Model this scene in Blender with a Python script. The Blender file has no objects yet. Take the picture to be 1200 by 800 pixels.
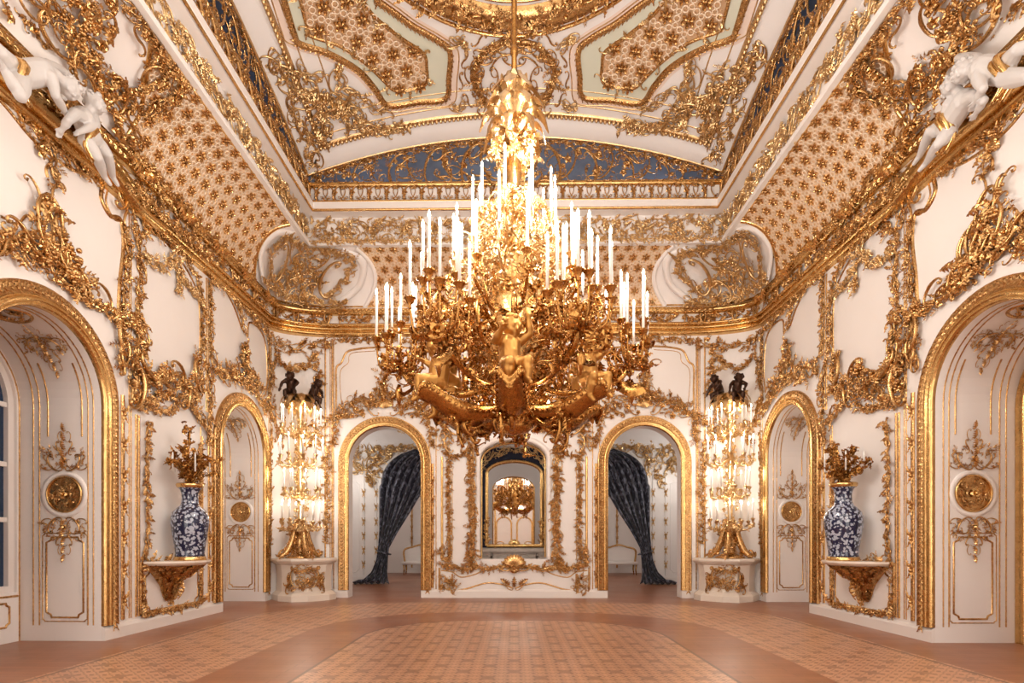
import bpy, math, random
import numpy as np
PI = math.pi
sc = bpy.context.scene
COL = sc.collection
rnd = random.Random(7)

# ------------------------------------------------------------------ camera
TH, HC, F, PX, PY = 0.0130, 1.30, 660.0, 594.0, 632.0
cam = bpy.data.cameras.new('camera'); camo = bpy.data.objects.new('camera', cam); COL.objects.link(camo)
cam.sensor_width = 36; cam.lens = F / 1200 * 36
cam.shift_x = (600 - PX) / 1200; cam.shift_y = (PY - 400) / 1200
cam.clip_start = .05; cam.clip_end = 100
camo.location = (0, 0, HC); camo.rotation_euler = (PI / 2, 0, TH)
sc.camera = camo

# room dimensions (metres): half width, back wall, arches
XW, YB, YC = 5.3, 12.6, 6.3
SPR = 3.02

# ------------------------------------------------------------------ helpers: tags
def tag(o, label=None, cat=None, group=None, kind=None):
    if label: o['label'] = label
    if cat: o['category'] = cat
    if group: o['group'] = group
    if kind: o['kind'] = kind
    return o

def empty(name, loc, label, cat, group=None, rz=0):
    o = bpy.data.objects.new(name, None); COL.objects.link(o)
    o.location = loc; o.rotation_euler = (0, 0, rz); o.empty_display_size = .1
    return tag(o, label, cat, group)

# ------------------------------------------------------------------ mesh builder
class MB:
    def __init__(s): s.V = []; s.Q = []; s.T = []; s.n = 0; s.qs = []; s.ts = []
    def add(s, V, Fq, flip=False, sm=True):
        V = np.asarray(V, float); Fq = np.asarray(Fq, int)
        if flip: Fq = Fq[:, ::-1]
        s.V.append(V)
        (s.Q if Fq.shape[1] == 4 else s.T).append(Fq + s.n)
        (s.qs if Fq.shape[1] == 4 else s.ts).append(np.full(len(Fq), sm)); s.n += len(V); return s
    def build(s, name, mat, parent=None, smooth=True, loc=None):
        V = np.concatenate(s.V)
        if loc is not None: V = V - np.asarray(loc)
        me = bpy.data.meshes.new(name)
        Q = np.concatenate(s.Q) if s.Q else np.zeros((0, 4), int)
        T = np.concatenate(s.T) if s.T else np.zeros((0, 3), int)
        me.vertices.add(len(V)); me.vertices.foreach_set('co', V.astype(np.float32).ravel())
        loops = np.concatenate([Q.ravel(), T.ravel()])
        me.loops.add(len(loops)); me.loops.foreach_set('vertex_index', loops.astype(np.int32))
        npoly = len(Q) + len(T)
        starts = np.concatenate([np.arange(len(Q)) * 4, len(Q) * 4 + np.arange(len(T)) * 3])
        me.polygons.add(npoly)
        me.polygons.foreach_set('loop_start', starts.astype(np.int32))
        me.polygons.foreach_set('use_smooth', np.concatenate(s.qs + s.ts) if smooth and len(s.qs) + len(s.ts) and sum(map(len, s.qs + s.ts)) == npoly else np.full(npoly, smooth))
        me.update(calc_edges=True); me.validate()
        me.materials.append(mat)
        o = bpy.data.objects.new(name, me); COL.objects.link(o)
        if parent: o.parent = parent
        if loc is not None and parent is None: o.location = loc
        return o

def gridf(nu, nv, cu=False, cv=False):
    """faces of a grid indexed [u*nv+v]"""
    U = nu if cu else nu - 1; W = nv if cv else nv - 1
    i, j = np.meshgrid(np.arange(U), np.arange(W), indexing='ij'); i = i.ravel(); j = j.ravel()
    a = i * nv + j; b = ((i + 1) % nu) * nv + j; c = ((i + 1) % nu) * nv + (j + 1) % nv; d = i * nv + (j + 1) % nv
    return np.stack([a, b, c, d], 1)

def loft(mb, rows, closed=False, flip=False):
    rows = [np.asarray(r, float) for r in rows]
    mb.add(np.concatenate(rows), gridf(len(rows), len(rows[0]), closed, False), flip); return mb

def box(mb, x0, x1, y0, y1, z0, z1, b=0.0):
    x0, x1 = min(x0, x1), max(x0, x1); y0, y1 = min(y0, y1), max(y0, y1)
    V = [(x, y, z) for x in (x0, x1) for y in (y0, y1) for z in (z0, z1)]
    Fq = [(0, 1, 3, 2), (4, 6, 7, 5), (0, 4, 5, 1), (2, 3, 7, 6), (0, 2, 6, 4), (1, 5, 7, 3)]
    mb.add(V, Fq); return mb

def tube(mb, P, R, n=6, caps=True):
    P = np.asarray(P, float); m = len(P); R = np.broadcast_to(np.asarray(R, float), (m,))
    T = np.gradient(P, axis=0); T /= np.linalg.norm(T, axis=1)[:, None] + 1e-9
    up = np.array([0, 0, 1.]) if abs(T[0][2]) < .9 else np.array([1., 0, 0])
    N = np.cross(up, T[0]); N /= np.linalg.norm(N); rows = []
    a = np.linspace(0, 2 * PI, n, endpoint=False)
    for i in range(m):
        N = N - T[i] * np.dot(N, T[i]); N /= np.linalg.norm(N) + 1e-9
        B = np.cross(T[i], N)
        rows.append(P[i] + R[i] * (np.cos(a)[:, None] * N + np.sin(a)[:, None] * B))
    if caps:
        rows = [np.repeat(P[:1], n, 0)] + rows + [np.repeat(P[-1:], n, 0)]
    mb.add(np.concatenate(rows), gridf(len(rows), n, False, True)); return mb

def lathe(mb, prof, c=(0, 0, 0), n=24, sx=1, sy=1):
    a = np.linspace(0, 2 * PI, n, endpoint=False); rows = []
    for r, z in prof:
        rows.append(np.stack([c[0] + sx * r * np.cos(a), c[1] + sy * r * np.sin(a), np.full(n, c[2] + z)], 1))
    mb.add(np.concatenate(rows), gridf(len(rows), n, False, True)[:, ::-1]); return mb

def ball(mb, c, r, n=8, m=6, sc3=(1, 1, 1)):
    t = np.linspace(0, PI, m); prof = [(math.sin(x), -math.cos(x)) for x in t]
    a = np.linspace(0, 2 * PI, n, endpoint=False)
    V = np.concatenate([np.stack([s_ * np.cos(a), s_ * np.sin(a), np.full(n, z)], 1) for s_, z in prof])
    mb.add(V * np.array(sc3) * r + np.asarray(c), gridf(m, n, False, True)[:, ::-1]); return mb

def smoothpath(pts, n=24):
    """Catmull-Rom through control points"""
    P = np.asarray(pts, float); P = np.vstack([2 * P[0] - P[1], P, 2 * P[-1] - P[-2]])
    out = []; k = len(P) - 3; per = max(2, n // k)
    for i in range(k):
        p0, p1, p2, p3 = P[i:i + 4]
        for t in np.linspace(0, 1, per, endpoint=False):
            out.append(.5 * (2 * p1 + (p2 - p0) * t + (2 * p0 - 5 * p1 + 4 * p2 - p3) * t * t + (3 * p1 - p0 - 3 * p2 + p3) * t ** 3))
    out.append(P[-2]); return np.array(out)

def resample(P, step):
    P = np.asarray(P, float); d = np.r_[0, np.cumsum(np.linalg.norm(np.diff(P, axis=0), axis=1))]
    n = max(2, int(round(d[-1] / step)) + 1); s = np.linspace(0, d[-1], n)
    Q = np.stack([np.interp(s, d, P[:, k]) for k in range(P.shape[1])], 1)
    T = np.gradient(Q, axis=0); T /= np.linalg.norm(T, axis=1)[:, None] + 1e-9
    return Q, T

# ------------------------------------------------------------------ ornament templates (x,y in the plane, z outwards, about 1 long)
def t_leaf(lobes=4, width=.24, curl=.30, nv=13):
    V = []
    for i in range(nv):
        t = i / (nv - 1)
        w = width * (math.sin(PI * min(1, t * .92 + .08)) ** .6 * (.62 + .42 * math.cos(2 * PI * lobes * t + .6))) + .012
        bend = curl * math.sin(PI * .85 * t) + .16 * max(0, t - .75) / .25
        for q in (-1, -.45, 0, .45, 1.):
            V.append((q * w, t - .16 * abs(q) * w * 2, bend - .9 * w * abs(q) ** 1.3 * (1 if abs(q) > .6 else .1) + (-.045 if q == 0 else 0) + .08))
    return np.array(V), gridf(nv, 5)[:, ::-1], 0

def curve2(kind, n=24, a=2.4, b=34):
    s = np.linspace(0, 1, n); t = 2 * s - 1
    k = a + b * abs(t) ** 3.2
    if kind == 'S': k = k * np.sign(t + 1e-6)
    th = np.cumsum(k) / n; x = np.cumsum(np.cos(th)); y = np.cumsum(np.sin(th))
    P = np.stack([x, y], 1); d = P[int(n * .8)] - P[int(n * .2)]; ang = math.atan2(d[1], d[0])
    c, s_ = math.cos(PI / 2 - ang), math.sin(PI / 2 - ang)
    P = P @ np.array([[c, s_], [-s_, c]]); P -= (P.max(0) + P.min(0)) / 2; P /= (P[:, 1].max() - P[:, 1].min())
    return P

def t_scroll(kind, thick=.048, n=22, sides=5):
    P = curve2(kind, n); t = np.linspace(-1, 1, n)
    R = thick * (.55 + .6 * (1 - abs(t)) + .5 * (abs(t) > .93))
    mb = MB(); tube(mb, np.c_[P, R * .9 + .04], R, sides)
    return np.concatenate(mb.V), np.concatenate(mb.Q)

def t_flower(p=5):
    V = []; Fq = []
    for k in range(p):
        a = 2 * PI * k / p; c, s = math.cos(a), math.sin(a); b = len(V)
        for r, w, z in ((.08, .07, .12), (.3, .22, .22), (.5, .12, .10)):
            for q in (-1, 0, 1):
                x, y = r - .05 * abs(q), q * w
                V.append((x * c - y * s, x * s + y * c, z - (.06 if q == 0 else 0)))
        Fq += (gridf(3, 3) + b).tolist()
    mb = MB().add(V, Fq); ball(mb, (0, 0, .18), .15, 6, 4)
    return np.concatenate(mb.V), np.concatenate(mb.Q), 0

def t_ball():
    mb = MB(); ball(mb, (0, 0, .35), .5, 7, 5); return mb.V[0], mb.Q[0]

def t_shell(n=9):
    V = []; m = 2 * n + 1
    for i in range(m):
        a = -1.25 + 2.5 * i / (m - 1); up = i % 2
        for r, z in ((.1, .12), (.4, .26), (.75, .2), (1.0 if up else .9, .04)):
            V.append((r * math.sin(a), r * math.cos(a), z + (.10 if up else -.02) * r))
    return np.array(V), gridf(m, 4)[:, ::-1]

def t_cluster():
    mb = MB(); r = random.Random(3)
    for k in range(9):
        ball(mb, (r.uniform(-.35, .35), r.uniform(-.4, .4), r.uniform(.1, .35)), .17, 6, 4)
    return np.concatenate(mb.V), np.concatenate(mb.Q)

LEAF, LEAFN, LEAF5 = t_leaf(3, .22), t_leaf(2, .22, .2, 8), t_leaf(5, .30, .40, 16)
CS, SS, CST = t_scroll('C'), t_scroll('S'), t_scroll('C', .034)
def t_sprig():
    mb = MB(); y = np.linspace(0, 1, 7); tube(mb, np.c_[.06 * np.sin(y * 5), y, .08 + 0 * y], .02, 4)
    for k in range(6):
        a = (1.0 if k % 2 else -1.0) * (1.1 - .1 * k); c, q = math.cos(a), math.sin(a); V = LEAFN[0] * (.46 - .03 * k); mb.add(np.c_[V[:, 0] * c - V[:, 1] * q + .06 * math.sin(k * .8), V[:, 0] * q + V[:, 1] * c + .12 + .15 * k, V[:, 2]], LEAFN[1])
    V = LEAFN[0] * .35; mb.add(V + (0, .9, 0), LEAFN[1])
    return np.concatenate(mb.V), np.concatenate(mb.Q), 0
SPRIG = t_sprig()
def t_petals():
    mb = MB(); b = np.linspace(0, 2 * PI, 9)[:-1]
    for k in range(6):
        a = k * PI / 3; c, q = math.cos(a), math.sin(a); x = .34 + .22 * np.cos(b); y = .115 * np.sin(b)
        rows = [(.34 + (x - .34) * f, y * f, z) for f, z in ((1.15, .0), (1.0, .16), (.6, .06), (.01, .10))]
        mb.add(np.concatenate([np.c_[u * c - v * q, u * q + v * c, np.full(8, z)] for u, v, z in rows]), gridf(4, 8, False, True)[:, ::-1])
    ball(mb, (0, 0, .1), .12, 7, 5); return np.concatenate(mb.V), np.concatenate(mb.Q), 0
PETALS = t_petals()
FLOW, FLOW6, BEAD, SHELL, CLUS = t_flower(5), t_flower(6), t_ball(), t_shell(), t_cluster()

# ------------------------------------------------------------------ surfaces: (u, v, w) -> world ; w points into the room
class Surf:
    def __init__(s, f, flip=False): s.f = f; s.flip = flip
    def __call__(s, u, v, w): return np.stack(np.broadcast_arrays(*s.f(np.asarray(u, float), np.asarray(v, float), np.asarray(w, float))), -1)
def side_surf(sd, off=0): return Surf(lambda u, v, w: (sd * (XW - off - w), u, v), sd > 0)
def back_surf(y): return Surf(lambda u, v, w: (u, y - w, v))
SL, SR, SB = side_surf(-1), side_surf(1), back_surf(YB)
CA, CB = 1.28, .55                                        # corner ellipse semi-axes
def corner_surf(sd):
    def f(u, v, w):
        a = np.clip(u, -.3, 1.3) * PI / 2                       # u 0..1 from the side wall to the back wall
        nx, ny = -np.cos(a) / CA, np.sin(a) / CB; L = np.hypot(nx, ny)
        x = -(XW - CA) - CA * np.cos(a); y = YB - CB + CB * np.sin(a)
        return (-sd * (x - w * nx / L), y - w * ny / L, v)
    return Surf(f, sd > 0)
def put(mb, S, T, u, v, s=1., rot=0., flip=False, w=0., sz=None):
    V, Fq = T[:2]; x = V[:, 0] * (-1 if flip else 1) * s; y = V[:, 1] * s; z = V[:, 2] * (sz if sz else s) + w
    c, n = math.cos(rot), math.sin(rot)
    mb.add(S(u + x * c - y * n, v + x * n + y * c, z), Fq, flip ^ S.flip, len(T) < 3)
def put3(mb, T, p, s, r=rnd):
    q = np.array([r.gauss(0, 1) for _ in range(4)]); q /= np.linalg.norm(q); a, b, c, d = q
    M = np.array([[1 - 2 * (c * c + d * d), 2 * (b * c - a * d), 2 * (b * d + a * c)], [2 * (b * c + a * d), 1 - 2 * (b * b + d * d), 2 * (c * d - a * b)], [2 * (b * d - a * c), 2 * (c * d + a * b), 1 - 2 * (b * b + c * c)]])
    mb.add((T[0] - (0, .3, 0)) @ M.T * s + np.asarray(p), T[1], False, len(T) < 3)

def sweep(mb, S, pts, prof, closed=False):
    """moulding: profile (lateral, out) swept along a path lying in the surface"""
    P = np.asarray(pts, float); n = len(P)
    if closed: A, B = np.roll(P, 1, 0), np.roll(P, -1, 0)
    else: A = np.vstack([2 * P[0] - P[1], P[:-1]]); B = np.vstack([P[1:], 2 * P[-1] - P[-2]])
    t1 = P - A; t2 = B - P
    t1 /= np.linalg.norm(t1, axis=1)[:, None] + 1e-9; t2 /= np.linalg.norm(t2, axis=1)[:, None] + 1e-9
    N = np.stack([-(t1 + t2)[:, 1], (t1 + t2)[:, 0]], 1); N /= np.linalg.norm(N, axis=1)[:, None] + 1e-9
    cosh = np.clip((N * np.stack([-t1[:, 1], t1[:, 0]], 1)).sum(1), .45, 1)
    rows = []
    for a, w in prof:
        Q = P + N * (a / cosh)[:, None]; rows.append(S(Q[:, 0], Q[:, 1], np.full(n, w)))
    V = np.stack(rows, 1).reshape(-1, 3)
    mb.add(V, gridf(n, len(prof), closed, False), S.flip)
def half(r, h=None, n=5, w0=0.0):
    h = h or r; return [(r * math.cos(a), w0 + h * math.sin(a)) for a in np.linspace(PI, 0, n)][::-1]
def bead(r, h=None, w0=0.): return [(-a, w) for a, w in half(r, h, 6, w0)]

def vine(mb, S, pts, width, size=.1, dens=1., seed=1, w=.0, scrolls=.3, flowers=.15, smooth=True):
    r = random.Random(seed); P = smoothpath(pts, 12 * len(pts)) if smooth and len(pts) > 2 else np.asarray(pts, float)
    size *= .80; Q, T = resample(P, size * .26 / dens); side = 1
    ph = np.arange(len(Q)) * (size * .26 / dens) / max(.05, width) * 3.; B = Q + np.stack([-T[:, 1], T[:, 0]], 1) * (np.sin(ph) * width * .28)[:, None]   # the winding stem
    if len(Q) > 3: sweep(mb, S, B, bead(size * .10, size * .22, w))
    for (u, v), (tx, ty) in zip(Q, T):
        ang = math.atan2(ty, tx) - PI / 2; off = r.uniform(-.5, .5) * width
        uu, vv = u - ty * off, v + tx * off; side = -side; s = size * r.uniform(.75, 1.35); x = r.random()
        if x < flowers: put(mb, S, FLOW if r.random() < .7 else CLUS, uu, vv, s * .85, r.uniform(0, 6), w=w + r.uniform(.01, .04))
        elif x < flowers + scrolls: put(mb, S, CS if r.random() < .6 else SS, uu, vv, s * 1.6, ang + r.uniform(-.7, .7), side < 0, w=w + r.uniform(0, .02), sz=s * 1.9)
        else: put(mb, S, (LEAF, LEAF5, SPRIG)[r.randrange(3)], uu, vv, s * 1.08, ang + side * r.uniform(.2, 1.5), side < 0, w=w + r.uniform(0, .03), sz=s * .9)
def garland(mb, S, pts, width, size=.08, seed=1, w=.01): vine(mb, S, pts, width, size, 1.1, seed, w, .05, .5)
def husks(mb, S, pts, size, w=0.):
    """line of overlapping leaves, the carved surface of a gilded moulding"""
    Q, T = resample(pts, size * .75)
    for (u, v), (tx, ty) in zip(Q, T):
        a = math.atan2(ty, tx) - PI / 2
        put(mb, S, LEAFN, u, v, size, a + .5, w=w, sz=size * .5); put(mb, S, LEAFN, u, v, size, a - .5, True, w=w, sz=size * .5)
def crest(mb, S, u, v, W, Hh, seed=1, w=.02):
    """symmetrical rocaille crest: shell, paired scrolls and leaves, finial"""
    r = random.Random(seed)
    put(mb, S, SHELL, u, v, Hh * .24, w=w, sz=Hh * .2)
    for k in range(4): put(mb, S, LEAF5, u + .02 * (k % 2), v + Hh * (.18 + .17 * k), Hh * (.26 - .03 * k), .15 * (1 - 2 * (k % 2)), w=w + .01)
    for m in (-1, 1):
        f = m < 0
        for x, y, s, a, T in ((.12, -.02, .34, .5, CS), (.26, -.10, .32, 1.1, SS), (.40, -.16, .26, 1.3, CS), (.08, .28, .26, .2, SS), (.17, .14, .26, .7, CS), (.06, .5, .2, .1, CST), (.33, -.02, .2, .6, CST)):
            put(mb, S, T, u + m * x * W, v + y * Hh, s * Hh, -m * a, f, w=w)
        for k in range(34):
            t = k / 33; put(mb, S, (LEAF, SPRIG, FLOW, LEAF5)[k % 4], u + m * W * (.04 + .44 * t), v + Hh * (r.uniform(-.12, .48 * (1 - t) ** 1.6) - .12 * t), Hh * r.uniform(.10, .17), -m * r.uniform(.1, 1.9), f, w=w + r.uniform(0, .03))

def arch(uc, r, z0=0., spr=SPR, n=24, flat=1.):
    a = np.linspace(PI, 0, n); P = [(uc - r, z0)] + [(uc + r * math.cos(x), spr + flat * r * math.sin(x)) for x in a] + [(uc + r, z0)]
    return np.array(P)
def inside(poly, x, y):
    c = False; n = len(poly)
    for i in range(n):
        x0, y0 = poly[i]; x1, y1 = poly[i - 1]
        if (y0 > y) != (y1 > y) and x < (x1 - x0) * (y - y0) / (y1 - y0) + x0: c = not c
    return c

# ------------------------------------------------------------------ photograph measurements -> wall coordinates
def ray(px, py):
    r, u = (px - PX) / F, (PY - py) / F; c, s = math.cos(TH), math.sin(TH)
    return np.array([r * c - s, r * s + c, u])
def onL(px, py):
    d = ray(px, py); k = -XW / d[0]; return (k * d[1], HC + k * d[2])
def onB(px, py, y=YB):
    d = ray(px, py); k = y / d[1]; return (k * d[0], HC + k * d[2])
def vz(x, y): return 10.3 - .042 * x * x - .0263 * (y - YC) ** 2
def onV(px, py):
    d = ray(px, py); k = 9.
    for _ in range(40): k = (vz(k * d[0], k * d[1]) - HC) / d[2]
    return (k * d[0], k * d[1])
def LP(*p): return [onL(*q) for q in p]
def BP(*p): return [onB(*q) for q in p]

# ------------------------------------------------------------------ materials
class NT:
    def __init__(s, name):
        s.m = bpy.data.materials.new(name); s.m.use_nodes = True; s.t = s.m.node_tree; s.t.nodes.clear()
        s.out = s.t.nodes.new('ShaderNodeOutputMaterial'); s.b = s.n('ShaderNodeBsdfPrincipled'); s.l(s.b.outputs[0], s.out.inputs[0])
    def n(s, t, **k):
        x = s.t.nodes.new(t)
        for a, v in k.items(): setattr(x, a, v)
        return x
    def l(s, a, b): s.t.links.new(a, b)
    def put(s, sock, v):
        if isinstance(v, (int, float, tuple)): sock.default_value = v
        else: s.l(v, sock)
    def math(s, op, a, b=0., c=0., clamp=False):
        x = s.n('ShaderNodeMath', operation=op, use_clamp=clamp); s.put(x.inputs[0], a); s.put(x.inputs[1], b); s.put(x.inputs[2], c); return x.outputs[0]
    def vec(s, op, a, b=None, out=0):
        x = s.n('ShaderNodeVectorMath', operation=op); s.put(x.inputs[0], a)
        if b is not None: s.put(x.inputs[1], b)
        return x.outputs[out]
    def mix(s, f, a, b):
        x = s.n('ShaderNodeMix', data_type='RGBA'); s.put(x.inputs[0], f); s.put(x.inputs[6], a); s.put(x.inputs[7], b); return x.outputs[2]
    def noise(s, sc_, vec=None, detail=3.):
        x = s.n('ShaderNodeTexNoise'); x.inputs['Scale'].default_value = sc_; x.inputs['Detail'].default_value = detail
        s.l(vec if vec is not None else s.obj(), x.inputs['Vector']); return x.outputs[0]
    def obj(s): return s.n('ShaderNodeTexCoord').outputs['Object']
    def ramp(s, f, stops):
        x = s.n('ShaderNodeValToRGB'); e = x.color_ramp.elements
        while len(e) < len(stops): e.new(.5)
        for q, (p, c) in zip(e, stops): q.position = p; q.color = c
        s.l(f, x.inputs[0]); return x.outputs[0]
    def bump(s, h, d=.01, st=.5):
        x = s.n('ShaderNodeBump'); x.inputs['Distance'].default_value = d; x.inputs['Strength'].default_value = st; s.l(h, x.inputs['Height']); s.l(x.outputs[0], s.b.inputs['Normal'])
    def set(s, **k):
        for a, v in k.items(): s.put(s.b.inputs[a.replace('_', ' ')], v)
        return s
def c4(r, g, b): return (r, g, b, 1.)
def plain(name, col, rough=.5, var=.06, ns=3., **k):
    n = NT(name); f = n.noise(ns)
    lo = tuple(x * (1 - var) for x in col) + (1.,); hi = tuple(min(1, x * (1 + var)) for x in col) + (1.,)
    n.set(Base_Color=n.mix(f, lo, hi), Roughness=rough, **k); return n.m
def gilt(name, lo, hi, rough=.3, bs=60.):
    n = NT(name); f = n.noise(9.); n.set(Base_Color=n.mix(f, c4(*lo), c4(*hi)), Metallic=1., Roughness=n.math('MULTIPLY_ADD', n.noise(25.), .25, rough - .1))
    n.bump(n.noise(bs), .006, .35); return n.m
M = {}
M['wall'] = plain('ivory_plaster', (.85, .805, .78), .42, .02)
M['ceil'] = plain('ceiling_plaster', (.85, .825, .82), .5, .02)
M['cream'] = plain('cream_lattice', (.86, .70, .53), .45, .03)
M['pink'] = plain('pale_pink_plaster', (.82, .68, .60), .5, .02)
M['green'] = plain('pale_green_plaster', (.66, .68, .57), .5, .02)
M['paint'] = plain('ivory_paint', (.83, .775, .74), .35, .02)
M['gold'] = gilt('gold_leaf', (.35, .18, .062), (.78, .49, .215), .25)
M['goldb'] = gilt('burnished_gold', (.54, .305, .10), (.88, .59, .26), .22, 30.)
M['goldm'] = gilt('matte_gold', (.46, .235, .065), (.62, .34, .105), .45, 20.)
M['goldp'] = gilt('pale_gold', (.50, .31, .135), (.90, .66, .36), .28)
M['goldd'] = gilt('ormolu', (.29, .125, .032), (.62, .33, .10), .24)
M['tan'] = gilt('tan_gold_ground', (.74, .50, .29), (.90, .68, .45), .28, 12.); M['tan'].node_tree.nodes['Principled BSDF'].inputs['Metallic'].default_value = .65
M['stucco'] = plain('white_stucco', (.58, .55, .535), .55, .05)
M['marble'] = plain('cream_marble', (.80, .71, .62), .25, .05, 6.)
M['gmarble'] = plain('grey_white_marble', (.60, .54, .48), .25, .25, 8.)
M['candle'] = plain('white_wax', (.92, .90, .86), .4, .01)
M['bronze'] = plain('dark_bronze', (.050, .022, .012), .38, .2, Metallic=.7)
M['black'] = plain('dark_hollow', (.012, .012, .016), .4, .1)
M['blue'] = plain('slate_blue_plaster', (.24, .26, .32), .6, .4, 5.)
n = NT('lamp_glow'); n.set(Base_Color=c4(1, .9, .7), Emission_Color=c4(1, .80, .52), Emission_Strength=14.); M['flame'] = n.m
n = NT('mirror_glass'); n.set(Base_Color=c4(.90, .90, .90), Metallic=1., Roughness=.015); M['mirror'] = n.m
n = NT('dark_glass'); n.set(Base_Color=c4(.008, .012, .035), Roughness=.06); M['dglass'] = n.m
n = NT('night_sky_glass'); n.set(Base_Color=c4(.02, .04, .09), Roughness=.08); M['pane'] = n.m
# porcelain: cobalt ground with white blossoms and scrolls
n = NT('blue_white_porcelain'); o = n.obj()
vo = n.n('ShaderNodeTexVoronoi'); vo.inputs['Scale'].default_value = 23.; n.l(n.vec('ADD', o, n.vec('MULTIPLY', n.n('ShaderNodeTexNoise').outputs['Color'], (.06, .06, .06))), vo.inputs['Vector'])
w2 = n.noise(22., o, 4.)
msk = n.ramp(n.math('ADD', vo.outputs['Distance'], n.math('MULTIPLY_ADD', w2, 1.2, -.6)), [(.42, c4(1, 1, 1)), (.52, c4(0, 0, 0))])
n.set(Base_Color=n.mix(msk, c4(.008, .013, .050), c4(.40, .44, .54)), Roughness=.12, Coat_Weight=.5); M['porcelain'] = n.m
# curtain: navy brocade
n = NT('navy_brocade'); o = n.obj(); w2 = n.noise(13., n.vec('MULTIPLY', o, (1, 1, .7)), 4.)
msk = n.ramp(w2, [(.53, c4(0, 0, 0)), (.58, c4(1, 1, 1))])
n.set(Base_Color=n.mix(msk, c4(.005, .007, .022), c4(.15, .16, .22)), Roughness=.5, Sheen_Weight=.3); M['curtain'] = n.m
# parquet floor with marquetry fields
n = NT('marquetry_parquet'); o = n.obj(); p = n.vec('SUBTRACT', o, (0., YC, 0.)); ap = n.vec('ABSOLUTE', p)
def sdf(hx, hy, r):
    q = n.vec('MAXIMUM', n.vec('SUBTRACT', ap, (hx - r, hy - r, 0.)), (0., 0., 0.))
    return n.math('SUBTRACT', n.vec('LENGTH', n.vec('MULTIPLY', q, (1, 1, 0)), out=1), r)
dA = sdf(2.05, 2.75, 1.5); dB = sdf(4.55, 5.35, 2.6); dA2 = sdf(2.95, 3.75, 2.1)
inA = n.math('LESS_THAN', dA, 0.); inB = n.math('MULTIPLY', n.math('LESS_THAN', dB, 0.), n.math('GREATER_THAN', dA2, 0.))
field = n.math('MAXIMUM', inA, inB)
vr = n.n('ShaderNodeVectorRotate', rotation_type='Z_AXIS'); vr.inputs['Angle'].default_value = PI / 4; n.l(p, vr.inputs['Vector'])
def cell(vecs, sc_):
    f = n.vec('FRACTION', n.vec('MULTIPLY', vecs, (sc_, sc_, 0.))); return n.vec('SUBTRACT', f, (.5, .5, 0.))
def sep(v):
    x = n.n('ShaderNodeSeparateXYZ'); n.l(n.vec('ABSOLUTE', v), x.inputs[0]); return x.outputs[0], x.outputs[1]
ax, ay = sep(cell(p, 8.)); dia = n.math('ADD', ax, ay)
m1 = n.math('LESS_THAN', dia, .20); m2 = n.math('LESS_THAN', n.math('ABSOLUTE', n.math('SUBTRACT', dia, .46)), .07)
bx, by = sep(cell(vr.outputs[0], 2.83)); st = n.math('LESS_THAN', n.math('MULTIPLY', bx, by), .012); st = n.math('MULTIPLY', st, n.math('LESS_THAN', n.math('MAXIMUM', bx, by), .30))
cx_, cy_ = sep(cell(p, 16.)); m4 = n.math('LESS_THAN', n.math('MAXIMUM', cx_, cy_), .2)
mot = n.math('MAXIMUM', n.math('MAXIMUM', n.math('MULTIPLY', m1, .95), n.math('MULTIPLY', m2, .5)), n.math('MAXIMUM', n.math('MULTIPLY', st, .6), n.math('MULTIPLY', m4, .35)))
grain = n.noise(3., n.vec('MULTIPLY', o, (5., 1., 1.)), 6.)
bk = n.n('ShaderNodeTexBrick'); bk.inputs['Scale'].default_value = 1.; bk.inputs['Brick Width'].default_value = .9; bk.inputs['Row Height'].default_value = .11
bk.inputs['Mortar Size'].default_value = .004; bk.inputs['Color1'].default_value = c4(.25, .092, .042); bk.inputs['Color2'].default_value = c4(.32, .122, .055); bk.inputs['Mortar'].default_value = c4(.12, .05, .025)
n.l(o, bk.inputs['Vector'])
plainc = n.mix(n.math('MULTIPLY', grain, .5), bk.outputs[0], c4(.40, .165, .08))
wear = n.noise(.8, o, 3.)
fc = n.mix(n.math('MULTIPLY', mot, .8), n.mix(grain, c4(.46, .23, .125), c4(.64, .34, .20)), c4(.10, .040, .020))
edge = n.math('LESS_THAN', n.math('MINIMUM', n.math('ABSOLUTE', dA), n.math('ABSOLUTE', n.math('ADD', dB, .07))), .018)
col = n.mix(edge, n.mix(field, plainc, fc), c4(.16, .07, .04))
n.set(Base_Color=col, Roughness=n.math('MULTIPLY_ADD', wear, .25, .22), Specular_IOR_Level=.5); M['floor'] = n.m
W, G, GB, GP, GD = M['wall'], M['gold'], M['goldb'], M['goldp'], M['goldd']

# ------------------------------------------------------------------ the setting
tn = [0]
def struct(mb, name, mat, smooth=False):
    return tag(mb.build(name, mat, None, smooth), kind='structure')
def trim(mb, mat=None, smooth=True):
    tn[0] += 1; return tag(mb.build('trim_%d' % tn[0], mat or G, None, smooth), kind='structure')

mb = MB(); box(mb, -9, 9, -.9, 24, -.2, 0); struct(mb, 'floor', M['floor'])

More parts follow.
